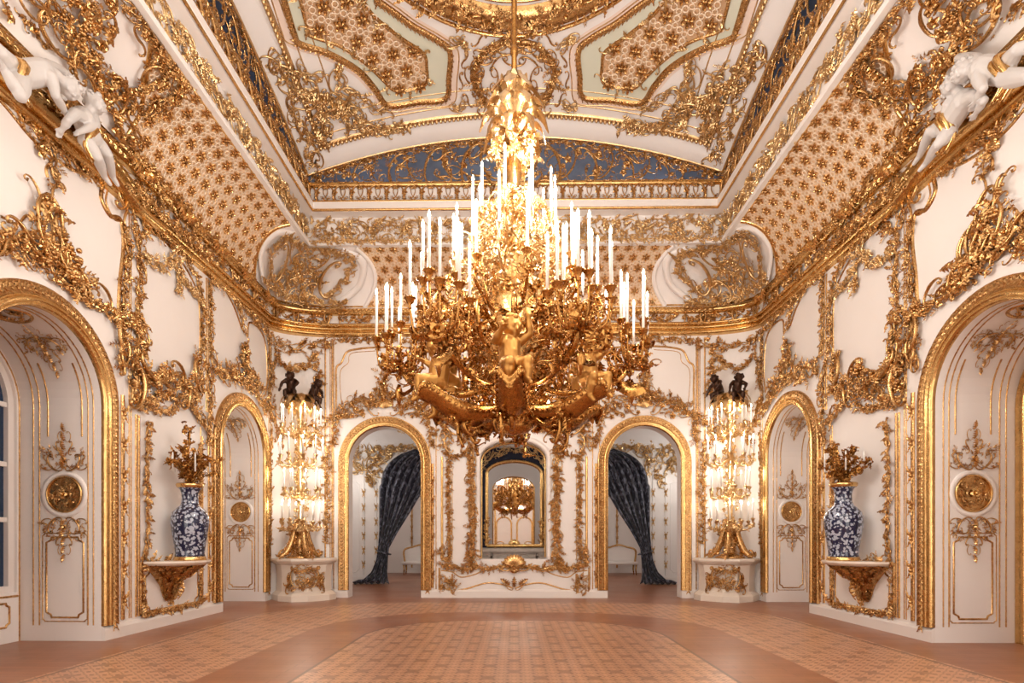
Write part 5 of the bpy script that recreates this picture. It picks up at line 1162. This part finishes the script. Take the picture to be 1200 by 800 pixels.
# ------------------------------------------------------------------ candles
def mk_mesh(f, name, mat):
    mb = MB(); f(mb); o = mb.build(name, mat); me = o.data; bpy.data.objects.remove(o); return me
CH = .46
def f_candle(mb): lathe(mb, [(.001, 0), (.0150, 0), (.0135, CH * .97), (.011, CH), (.001, CH)], (0, 0, 0), 9)
def f_flame(mb): lathe(mb, [(.001, -.005), (.010, .005), (.0145, .025), (.010, .05), (.001, .075)], (0, 0, 0), 8)
def f_cup(mb):
    lathe(mb, [(.001, -.10), (.02, -.09), (.012, -.06), (.03, -.04), (.045, -.005), (.05, .0), (.06, .005), (.02, .012), (.02, .03), (.001, .03)], (0, 0, 0), 12)
    for k in range(6):
        a = k * PI / 3; V = LEAFN[0] * .09; c, s = math.cos(a), math.sin(a); P = np.c_[V[:, 1] * .6 + .01, V[:, 0], V[:, 2] - .06 + V[:, 1] * .6]; mb.add(np.c_[P[:, 0] * c - P[:, 1] * s, P[:, 0] * s + P[:, 1] * c, P[:, 2]], LEAFN[1])
ME_C, ME_F, ME_U = mk_mesh(f_candle, 'candle', M['candle']), mk_mesh(f_flame, 'flame', M['flame']), mk_mesh(f_cup, 'candle_cup', GD)
def lamp(name, loc, energy, r=.12, col=(1, .95, .88)):
    l = bpy.data.lights.new(name, 'POINT'); l.energy = energy; l.color = col; l.shadow_soft_size = r; o = bpy.data.objects.new(name, l); COL.objects.link(o); o.location = loc; return o
def candle(root, p, sc_=1., cup=True):
    """p in root coordinates: a cup, its candle and the glowing bulb"""
    c = bpy.data.objects.new('candle', ME_C); COL.objects.link(c); c.parent = root; c.location = p; c.scale = (1, 1, sc_)
    f = bpy.data.objects.new('flame_bulb', ME_F); COL.objects.link(f); f.parent = c; f.location = (0, 0, CH); f.scale = (1, 1, 1 / sc_)
def addmesh(mb, me, p, s=1.):
    V = np.array([v.co[:] for v in me.vertices]) * s + np.asarray(p); Q = np.array([q.vertices[:] for q in me.polygons if len(q.vertices) == 4]); T = [q.vertices[:] for q in me.polygons if len(q.vertices) == 3]
    mb.add(V, Q)
    if T: mb.T.append(np.array(T) + mb.n - len(V))
def curl(mb, P, R0, r, leaf=.10, nl=4):
    """branch with leaves"""
    P = smoothpath(P, 16); tube(mb, P, np.linspace(R0, R0 * .6, len(P)), 6)
    for k in range(nl):
        p = P[r.randrange(2, len(P))]; put3(mb, LEAF5 if k % 2 else LEAF, p, leaf * r.uniform(.7, 1.4), r)
def volute(mb, c, ax, up, s, kind, th, r):
    """flat scroll standing in the plane spanned by ax and up"""
    P = curve2(kind, 22) * s; ax, up = np.asarray(ax, float), np.asarray(up, float); t = np.linspace(-1, 1, 22)
    tube(mb, np.asarray(c) + P[:, :1] * ax + P[:, 1:] * up, th * (.55 + .6 * (1 - abs(t)) + .5 * (abs(t) > .93)), 6)

# ------------------------------------------------------------------ chandelier
CHL = (0.0, YC, 0.0)
def chandelier():
    root = empty('chandelier', CHL, 'huge gilded chandelier with cherubs and white candles hanging in the centre of the hall', 'chandelier'); r = random.Random(11)
    part = lambda mb, nm, mat, sm=True: mb.build(nm, mat, root, sm)
    # rod with sleeves
    mb = MB(); pr = [(.001, 6.2)]; z = 6.2
    while z < 10.2: pr += [(.030, z), (.030, z + .5), (.045, z + .53), (.045, z + .58), (.03, z + .61)]; z += .62
    lathe(mb, pr + [(.001, 10.28)], n=14); part(mb, 'rod', GD)
    # palm crown
    mb = MB()
    for tier, (n_, z0, h0, ro, zd) in enumerate(((7, 5.98, .50, .17, .44), (8, 5.95, .42, .30, .22), (9, 5.88, .27, .38, .02), (8, 5.8, .12, .34, -.14))):
        for k in range(n_):
            a = 2 * PI * (k + .5 * tier) / n_ + .2; d = np.array([math.cos(a), math.sin(a), 0]); sd_ = np.array([-d[1], d[0], 0])
            P = smoothpath([(0, 0, z0), tuple(d * ro * .45 + (0, 0, z0 + h0)), tuple(d * ro * .85 + (0, 0, z0 + h0 * .75)), tuple(d * ro * 1.05 + (0, 0, z0 + zd))], 12); nP = len(P); w = .062 * np.sin(np.linspace(.25, PI * .97, nP)) + .008
            V = []
            for p, wi in zip(P, w):
                for q in (-1, -.5, 0, .5, 1): V.append(p + sd_ * q * wi + np.array([0, 0, -.35 * wi * abs(q) + (.01 if q == 0 else 0)]))
            mb.add(V, gridf(nP, 5))
    for k in range(90):
        a = r.uniform(0, 2 * PI); q = r.uniform(.08, .24); put3(mb, FLOW if k % 3 else LEAF5, (q * math.cos(a), q * math.sin(a), r.uniform(5.55, 5.95)), r.uniform(.1, .17), r)
    for k in range(10):
        a = 2 * PI * k / 10; put3(mb, LEAF5, (.22 * math.cos(a), .22 * math.sin(a), 5.5), .2, r)
    part(mb, 'palm_crown', GP)
    # stem
    mb = MB(); lathe(mb, [(.001, 5.9), (.06, 5.85), (.095, 5.6), (.075, 5.3), (.06, 5.1), (.10, 5.0), (.07, 4.95), (.16, 4.85), (.20, 4.7), (.12, 4.6), (.18, 4.5), (.26, 4.35), (.2, 4.2), (.24, 4.05), (.3, 3.9), (.26, 3.75), (.33, 3.55), (.38, 3.4), (.30, 3.2), (.34, 3.05), (.24, 2.9), (.30, 2.75), (.22, 2.62), (.12, 2.55), (.001, 2.52)], n=20); part(mb, 'stem', GB)
    # foliage around the stem
    mb = MB()
    for k in range(520):
        z = r.uniform(3.9, 5.15); R = np.interp(z, [3.9, 4.3, 4.7, 4.95, 5.15], [.62, .56, .46, .33, .14]) * r.uniform(.55, 1.05); a = r.uniform(0, 2 * PI)
        put3(mb, (LEAF5, LEAF, FLOW, CS, SS)[k % 5], (R * math.cos(a), R * math.sin(a), z), r.uniform(.10, .19), r)
    part(mb, 'upper_foliage', GP)
    ncan = [0]
    def ring_tier(n_, rad, z, name, off=0., c_sc=1., mat=GP):
        mb = MB(); 
        for k in range(n_):
            a = 2 * PI * k / n_ + off; d = np.array([math.cos(a), math.sin(a), 0]); zz = z + .06 * math.sin(3 * a + off); p = d * rad + (0, 0, zz)
            curl(mb, [d * .12 + (0, 0, z - .22), d * rad * .6 + (0, 0, z - .34), d * rad * 1.03 + (0, 0, zz - .24), p + (0, 0, -.07)], .022, r, .13, 4); addmesh(mb, ME_U, p)
            volute(mb, d * rad * .72 + (0, 0, z - .2), d, (0, 0, 1), .2, 'C', .013, r); candle(root, tuple(p + (0, 0, .02)), c_sc)
        return part(mb, name, mat)
    ring_tier(10, .46, 4.86, 'upper_arms', .1, .92); ring_tier(14, .68, 4.40, 'middle_arms', .0, 1.0); ring_tier(12, .95, 4.0, 'lower_inner_arms', .13, 1., GD)
    # six branching outer arms and the cherubs on brackets between them
    A0 = PI - .04; cherub_me = None
    for k in range(6):
        a = A0 + k * PI / 3; d = np.array([math.cos(a), math.sin(a), 0]); t = np.array([-d[1], d[0], 0]); Z = np.array([0, 0, 1.]); mb = MB(); zc = 3.52
        curl(mb, [d * .28 + Z * 3.0, d * .6 + Z * 2.92, d * .95 + Z * 2.98, d * 1.2 + Z * 3.1, d * 1.3 + Z * 3.3], .045, r, .17, 12)
        curl(mb, [d * .3 + Z * 3.5, d * .6 + Z * 3.65, d * .95 + Z * 3.5, d * 1.2 + Z * 3.25], .035, r, .17, 10)
        for q in range(10):
            b = 2 * PI * q / 10; rr = .27 if q % 3 else .15; zz = zc + (.0 if q % 3 else .16) + r.uniform(-.03, .05); p = d * (1.29 + rr * math.cos(b)) + t * rr * math.sin(b) * 1.15 + Z * zz
            c0 = d * 1.28 + Z * 3.22; m_ = c0 * .4 + p * .6 + Z * (-.26) + (p - c0) * .25
            curl(mb, [c0, c0 * .6 + p * .4 - Z * .16, m_, p - Z * .08], .018, r, .11, 4); addmesh(mb, ME_U, p); candle(root, tuple(p + Z * .02))
            volute(mb, c0 * .4 + p * .6 - Z * .14, (p - c0) / np.linalg.norm(p - c0), Z, .17, 'S', .012, r)
        for q in range(34): put3(mb, (LEAF5, LEAF, CS, FLOW)[q % 4], d * r.uniform(1.05, 1.5) + t * r.uniform(-.25, .25) + Z * r.uniform(3.05, 3.48), r.uniform(.1, .19), r)
        for q in range(16): put3(mb, (LEAF5, CS, SS)[q % 3], d * r.uniform(.4, 1.1) + t * r.uniform(-.16, .16) + Z * r.uniform(2.95, 3.7), r.uniform(.13, .24), r)
        put3(mb, SHELL, d * 1.3 + Z * 2.98, .2, r); tube(mb, [d * 1.3 + Z * 3.05, d * 1.31 + Z * 2.95, d * 1.3 + Z * 2.8], [.02, .05, .008], 8)
        part(mb, 'arm', GD)
        # bracket
        a += PI / 6; d = np.array([math.cos(a), math.sin(a), 0]); t = np.array([-d[1], d[0], 0]); mb = MB()
        P = smoothpath([tuple(d * .22 + Z * 2.72), tuple(d * .48 + Z * 2.66), tuple(d * .76 + Z * 2.70), tuple(d * 1.0 + Z * 2.83), tuple(d * 1.13 + Z * 2.84), tuple(d * 1.13 + Z * 2.72)], 24); wd = np.interp(np.linspace(0, 1, len(P)), [0, .3, .7, .9, 1], [.12, .17, .14, .08, .04]); V = []
        for p, w in zip(P, wd):
            for q, hgt in ((-1, .05), (-.8, .08), (-.4, -.02), (0, -.06), (.4, -.02), (.8, .08), (1, .05), (.7, -.06), (0, -.14), (-.7, -.06)): V.append(p + t * q * w + Z * hgt * w / .17)
        mb.add(V, gridf(len(P), 10, False, True))
        for i in range(1, len(P) - 2):
            for s in (-1, 1): ball(mb, P[i] + t * s * wd[i] * .95 + Z * .0, .022, 6, 4)
        for q in range(12): put3(mb, LEAF5, d * r.uniform(.3, .8) + t * r.uniform(-.1, .1) + Z * r.uniform(2.52, 2.62), r.uniform(.10, .16), r)
        volute(mb, d * .55 + Z * 2.56, d, Z, .26, 'C', .03, r); part(mb, 'bracket', GD)
        if cherub_me is None:
            J = dict(pelvis=(0, 0, .06), chest=(-.03, 0, .28), neck=(-.02, 0, .38), head=(.02, .01, .47), shl=(-.03, .11, .33), shr=(-.03, -.11, .33), ell=(.06, .2, .40), hal=(.10, .17, .53), elr=(.04, -.2, .28), har=(.16, -.19, .34), hil=(.03, .06, .04), hir=(.03, -.06, .04), knl=(.21, .10, .06), fol=(.20, .09, -.13), knr=(.19, -.10, .03), **{'for': (.12, -.09, -.15)})
            c = figure(J, 1.05, M['goldm'], 'cherub', root, .009, (1, .1, -.25)); cherub_me = (c.data, c.children[0].data)
        else:
            c = bpy.data.objects.new('cherub', cherub_me[0]); COL.objects.link(c); c.parent = root; hq = bpy.data.objects.new('curly_hair', cherub_me[1]); COL.objects.link(hq); hq.parent = c
        c.scale = (.9, .9, .9); c.location = d * .90 + Z * (2.92 if k % 2 else 2.90); c.rotation_euler = (0, 0, a + (.5 if k % 2 else -.4))
    # body: dense foliage, bowl and pendants
    mb = MB()
    for k in range(680):
        z = r.uniform(2.75, 3.95); R = np.interp(z, [2.75, 3.1, 3.3, 3.5, 3.95], [.36, .42, .5, .85, 1.0]) * r.uniform(.5, 1.05); a = r.uniform(0, 2 * PI); put3(mb, (LEAF5, LEAF, CS, SS, FLOW)[k % 5], (R * math.cos(a), R * math.sin(a), z), r.uniform(.09, .17), r)
    for k in range(12):
        a = 2 * PI * k / 12; d = np.array([math.cos(a), math.sin(a), 0]); volute(mb, d * .62 + np.array([0, 0, 3.55]), d, (0, 0, 1), .5, 'CS'[k % 2], .03, r)
    part(mb, 'body_foliage', GD)
    mb = MB(); lathe(mb, [(.001, 2.46), (.05, 2.47), (.16, 2.50), (.22, 2.56), (.20, 2.58), (.26, 2.60), (.24, 2.65), (.001, 2.68)], n=24)
    for k in range(20): a = 2 * PI * k / 20; ball(mb, (.25 * math.cos(a), .25 * math.sin(a), 2.605), .022, 6, 4)
    for k in range(40): a = r.uniform(0, 6.3); q = r.uniform(.25, .75); put3(mb, (LEAF5, CS, SS)[k % 3], (q * math.cos(a), q * math.sin(a), r.uniform(2.56, 2.74)), r.uniform(.10, .18), r)
    part(mb, 'bowl', GD)
    for k in range(6):
        a = A0 + .35 + k * PI / 3; d = np.array([math.cos(a), math.sin(a), 0]); mb = MB(); Z = np.array([0, 0, 1.])
        curl(mb, [d * .3 + Z * 2.62, d * .46 + Z * 2.52, d * .60 + Z * 2.58, d * .64 + Z * 2.46, d * .58 + Z * 2.3], .032, r, .12, 8); put3(mb, CS, d * .6 + Z * 2.4, .2, r); part(mb, 'pendant_scroll', GD)
    for k in range(8):   # bulbs in the bowl
        a = 2 * PI * k / 8 + .3; f = bpy.data.objects.new('bowl_bulb', ME_F); COL.objects.link(f); f.parent = root; f.location = (.42 * math.cos(a), .42 * math.sin(a), 2.72); f.scale = (1.5, 1.5, 1.2)
    return root
CHD = chandelier()

# ------------------------------------------------------------------ candelabra on the pedestals
def candelabrum():
    root = empty('candelabrum', (-4.60, 12.06, .90), 'towering gilded candelabrum with bronze putti on the left corner pedestal', 'candelabrum', 'corner candelabra'); r = random.Random(21); part = lambda mb, nm, mat: mb.build(nm, mat, root, True)
    mb = MB(); lathe(mb, [(.001, .55), (.12, .52), (.07, .62), (.09, .8), (.05, .9), (.06, 1.4), (.09, 1.5), (.05, 1.6), (.06, 2.2), (.09, 2.3), (.05, 2.4), (.06, 3.0), (.10, 3.2), (.14, 3.35), (.001, 3.42)], n=14)
    for k in range(110):
        z = r.uniform(.6, 3.2); a = r.uniform(0, 6.3); put3(mb, (LEAF, CS, FLOW)[k % 3], (.1 * math.cos(a), .1 * math.sin(a), z), r.uniform(.09, .16), r)
    part(mb, 'shaft', GP)
    for k in range(4):
        a = PI / 4 + k * PI / 2; d = np.array([math.cos(a), math.sin(a), 0]); Z = np.array([0, 0, 1.]); mb = MB(); sc3 = .40 if k != 1 else .3
        P = smoothpath([d * .06 + Z * .72, d * .13 + Z * .6, d * .18 + Z * .38, d * .28 + Z * .16, d * sc3 + Z * .06, d * (sc3 + .05) + Z * .035], 16); tube(mb, P, np.interp(np.linspace(0, 1, len(P)), [0, .5, 1], [.05, .075, .035]), 8)
        volute(mb, d * sc3 + Z * .10, d, Z, .16, 'C', .02, r); volute(mb, d * .16 + Z * .62, d, Z, .2, 'C', .02, r)
        for q in range(16): put3(mb, LEAF5, P[r.randrange(len(P))] + np.array([r.uniform(-.05, .05), r.uniform(-.05, .05), .02]), r.uniform(.1, .16), r)
        part(mb, 'foot', G)
    mb = MB(); lathe(mb, [(.001, 0), (.30, 0), (.31, .03), (.26, .05), (.12, .09), (.10, .2), (.14, .3), (.1, .5), (.001, .55)], n=16)
    for k in range(60): a = r.uniform(0, 6.3); z = r.uniform(.05, .6); q = .26 - .25 * z; put3(mb, (LEAF5, CS)[k % 2], (q * math.cos(a), q * math.sin(a), z), r.uniform(.1, .17), r)
    part(mb, 'base', G)
    for ti, (z, rad, nn) in enumerate(((.80, .46, 11), (1.48, .42, 10), (2.16, .52, 11), (2.82, .44, 10))):
        for k in range(nn):
            a = 2 * PI * k / nn + ti * .3; d = np.array([math.cos(a), math.sin(a), 0]); back = max(0, (-.72 * d[0] + .69 * d[1])); R = rad * (1 - .45 * back) * r.uniform(.85, 1.05); zz = z + r.uniform(-.03, .05); p = d * R + np.array([0, 0, zz]); mb = MB()
            curl(mb, [d * .05 + (0, 0, z - .05), d * R * .55 + (0, 0, z - .2), d * R * 1.02 + (0, 0, zz - .16), p + (0, 0, -.05)], .014, r, .11, 7); addmesh(mb, ME_U, p, .9); volute(mb, d * R * .5 + (0, 0, z - .08), d, (0, 0, 1), .15, 'S', .01, r); part(mb, 'arm', GP)
            candle(root, tuple(p + (0, 0, .02)), .72)
    mb = MB()
    for tier, (n_, z0, h0, ro, zd) in enumerate(((11, 3.3, .2, .42, -.02), (12, 3.25, .1, .44, -.14))):
        for k in range(n_):
            a = 2 * PI * (k + .5 * tier) / n_; d = np.array([math.cos(a), math.sin(a), 0]); sd_ = np.array([-d[1], d[0], 0]); q = 1 - .4 * max(0, (-.72 * d[0] + .69 * d[1]))
            P = smoothpath([(0, 0, z0), tuple(d * ro * q * .5 + (0, 0, z0 + h0)), tuple(d * ro * q * .9 + (0, 0, z0 + h0 * .6)), tuple(d * ro * q * 1.05 + (0, 0, z0 + zd))], 10); w = .07 * np.sin(np.linspace(.3, PI * .97, len(P))) + .01
            mb.add([p + sd_ * e * wi + np.array([0, 0, -.3 * wi * abs(e)]) for p, wi in zip(P, w) for e in (-1, 0, 1)], gridf(len(P), 3))
    for k in range(60): a = r.uniform(0, 6.3); q = r.uniform(.1, .3); put3(mb, (LEAF5, FLOW)[k % 2], (q * math.cos(a), q * math.sin(a), r.uniform(3.2, 3.5)), r.uniform(.1, .18), r)
    part(mb, 'leaf_crown', GP)
    J = dict(pelvis=(0, 0, .06), chest=(.03, 0, .27), neck=(.05, 0, .36), head=(.08, .0, .44), shl=(.02, .1, .32), shr=(.02, -.1, .32), ell=(.12, .19, .28), hal=(.2, .14, .2), elr=(.1, -.2, .26), har=(.18, -.24, .14), hil=(.03, .06, .04), hir=(.03, -.06, .04), knl=(.2, .1, .06), fol=(.22, .1, -.12), knr=(.17, -.13, .05), **{'for': (.2, -.13, -.12)})
    for (x, y, z, rz) in ((-.14, -.14, 3.52, -1.35), (.24, -.02, 3.42, -.2)):
        c = figure(J, 1.0, M['bronze'], 'bronze_putto', root, .012, (1, 0, -.3)); c.location = (x, y, z); c.rotation_euler = (0, .3, rz); c.scale = (.8,) * 3; c['label'] = 'dark bronze putto'
    for q in range(1): 
        mb = MB()
        for k in range(14): put3(mb, LEAF5, (-.08 + r.uniform(-.1, .1), -.12 + r.uniform(-.1, .1), 4.02 + r.uniform(0, .1)), .13, r)
        part(mb, 'gilded_leaves', GP)
    return root
CL_ = candelabrum()
def copy_tree(o, parent=None):
    c = o.copy(); COL.objects.link(c)
    if parent: c.parent = parent
    for ch in list(o.children): copy_tree(ch, c)
    return c
CR_ = copy_tree(CL_); CR_.location = (4.60, 12.06, .90); CR_.rotation_euler = (0, 0, -PI / 2 + .2); CR_['label'] = 'towering gilded candelabrum with bronze putti on the right corner pedestal'

# ------------------------------------------------------------------ light: the bulbs of the chandelier and candelabra, dim rooms beyond, added warm world fill through the rear left open
for k in range(6):
    a = PI - .04 + k * PI / 3; lamp('chandelier_and_fill_lamp', (1.3 * math.cos(a), YC + 1.3 * math.sin(a), 4.12), 37, .16)
for k in range(4): lamp('chandelier_and_fill_lamp', (.62 * math.cos(k * PI / 2 + .5), YC + .62 * math.sin(k * PI / 2 + .5), 4.95), 38, .14)
lamp('chandelier_and_fill_lamp', (.1, YC - .45, 5.45), 32, .12)  # added above the candle tiers to brighten the palm crown
lamp('chandelier_and_fill_lamp', (0, YC - .55, 6.0), 16, .08); lamp('chandelier_and_fill_lamp', (.5, YC + .3, 6.0), 12, .08); lamp('bowl_lamp', (0, YC - .42, 2.82), 5, .05); lamp('bowl_lamp', (.3, YC + .3, 2.8), 5, .05)  # the two high ones are added fill for the crown, without bulbs
for sd in (-1, 1):
    for z, e in ((2.05, 6.5), (2.72, 7), (3.42, 9), (4.05, 8.5)): lamp('candelabrum_lamp', (sd * 4.42, 11.72, z), e, .10)
    lamp('anteroom_lamp', (sd * 4.6, 15.4, 3.1), 16, .1); lamp('anteroom_lamp', (sd * 1.4, 15.0, 3.4), 7, .1); lamp('far_room_lamp', (sd * 2.5, 19.5, 3.4), 15, .2)
lamp('gallery_lamp', (0, 12.75, 9.0), 16, .2, (.7, .8, 1.)); lamp('gallery_lamp', (-3.2, 12.7, 8.8), 12, .2, (.7, .8, 1.)); lamp('gallery_lamp', (3.2, 12.7, 8.8), 12, .2, (.7, .8, 1.))
w = bpy.data.worlds.new('world'); sc.world = w; w.use_nodes = True; bg = w.node_tree.nodes['Background']; bg.inputs[0].default_value = (1., .90, .80, 1); bg.inputs[1].default_value = 2.0
vs = sc.view_settings; vs.view_transform = 'Standard'; vs.look = 'None'; vs.gamma = 1; vs.exposure = .72; vs.use_curve_mapping = False
cy = sc.cycles; cy.max_bounces = 7; cy.diffuse_bounces = 4; cy.glossy_bounces = 4; cy.transmission_bounces = 2; cy.sample_clamp_indirect = 4.; cy.use_denoising = True
try: cy.use_light_tree = True
except Exception: pass

# groups for the things that repeat
GROUPS = dict(gilded_arch_frame='gilded arch frames', gilded_roundel='round gilded reliefs', gilded_acanthus_mount='gilded acanthus mounts', gilded_soffit_ornament='gilded soffit ornaments', gilded_leaf_rod='gilded leaf rods', gilded_vine='gilded vines', gilded_rocaille_crest='gilded crests over the arches', lattice_panel='lattice panels of the cove', ceiling_lattice_panel='lattice panels of the ceiling', gilded_frieze='gilded friezes', gilded_acanthus_frieze='gilded acanthus friezes', openwork_grille='openwork grilles', putto='stucco putti', curtain='curtains of the anteroom', wall_bracket='wall brackets', porcelain_vase='porcelain vases', gilded_bouquet='gilded bouquets', marble_pedestal='corner pedestals', candelabrum='corner candelabra', gilded_settee='settees of the far room', gilded_cornice_garland='cornice garlands')
for o in sc.objects:
    if o.parent is None and o.name.split('.')[0] in GROUPS: o['group'] = GROUPS[o.name.split('.')[0]]
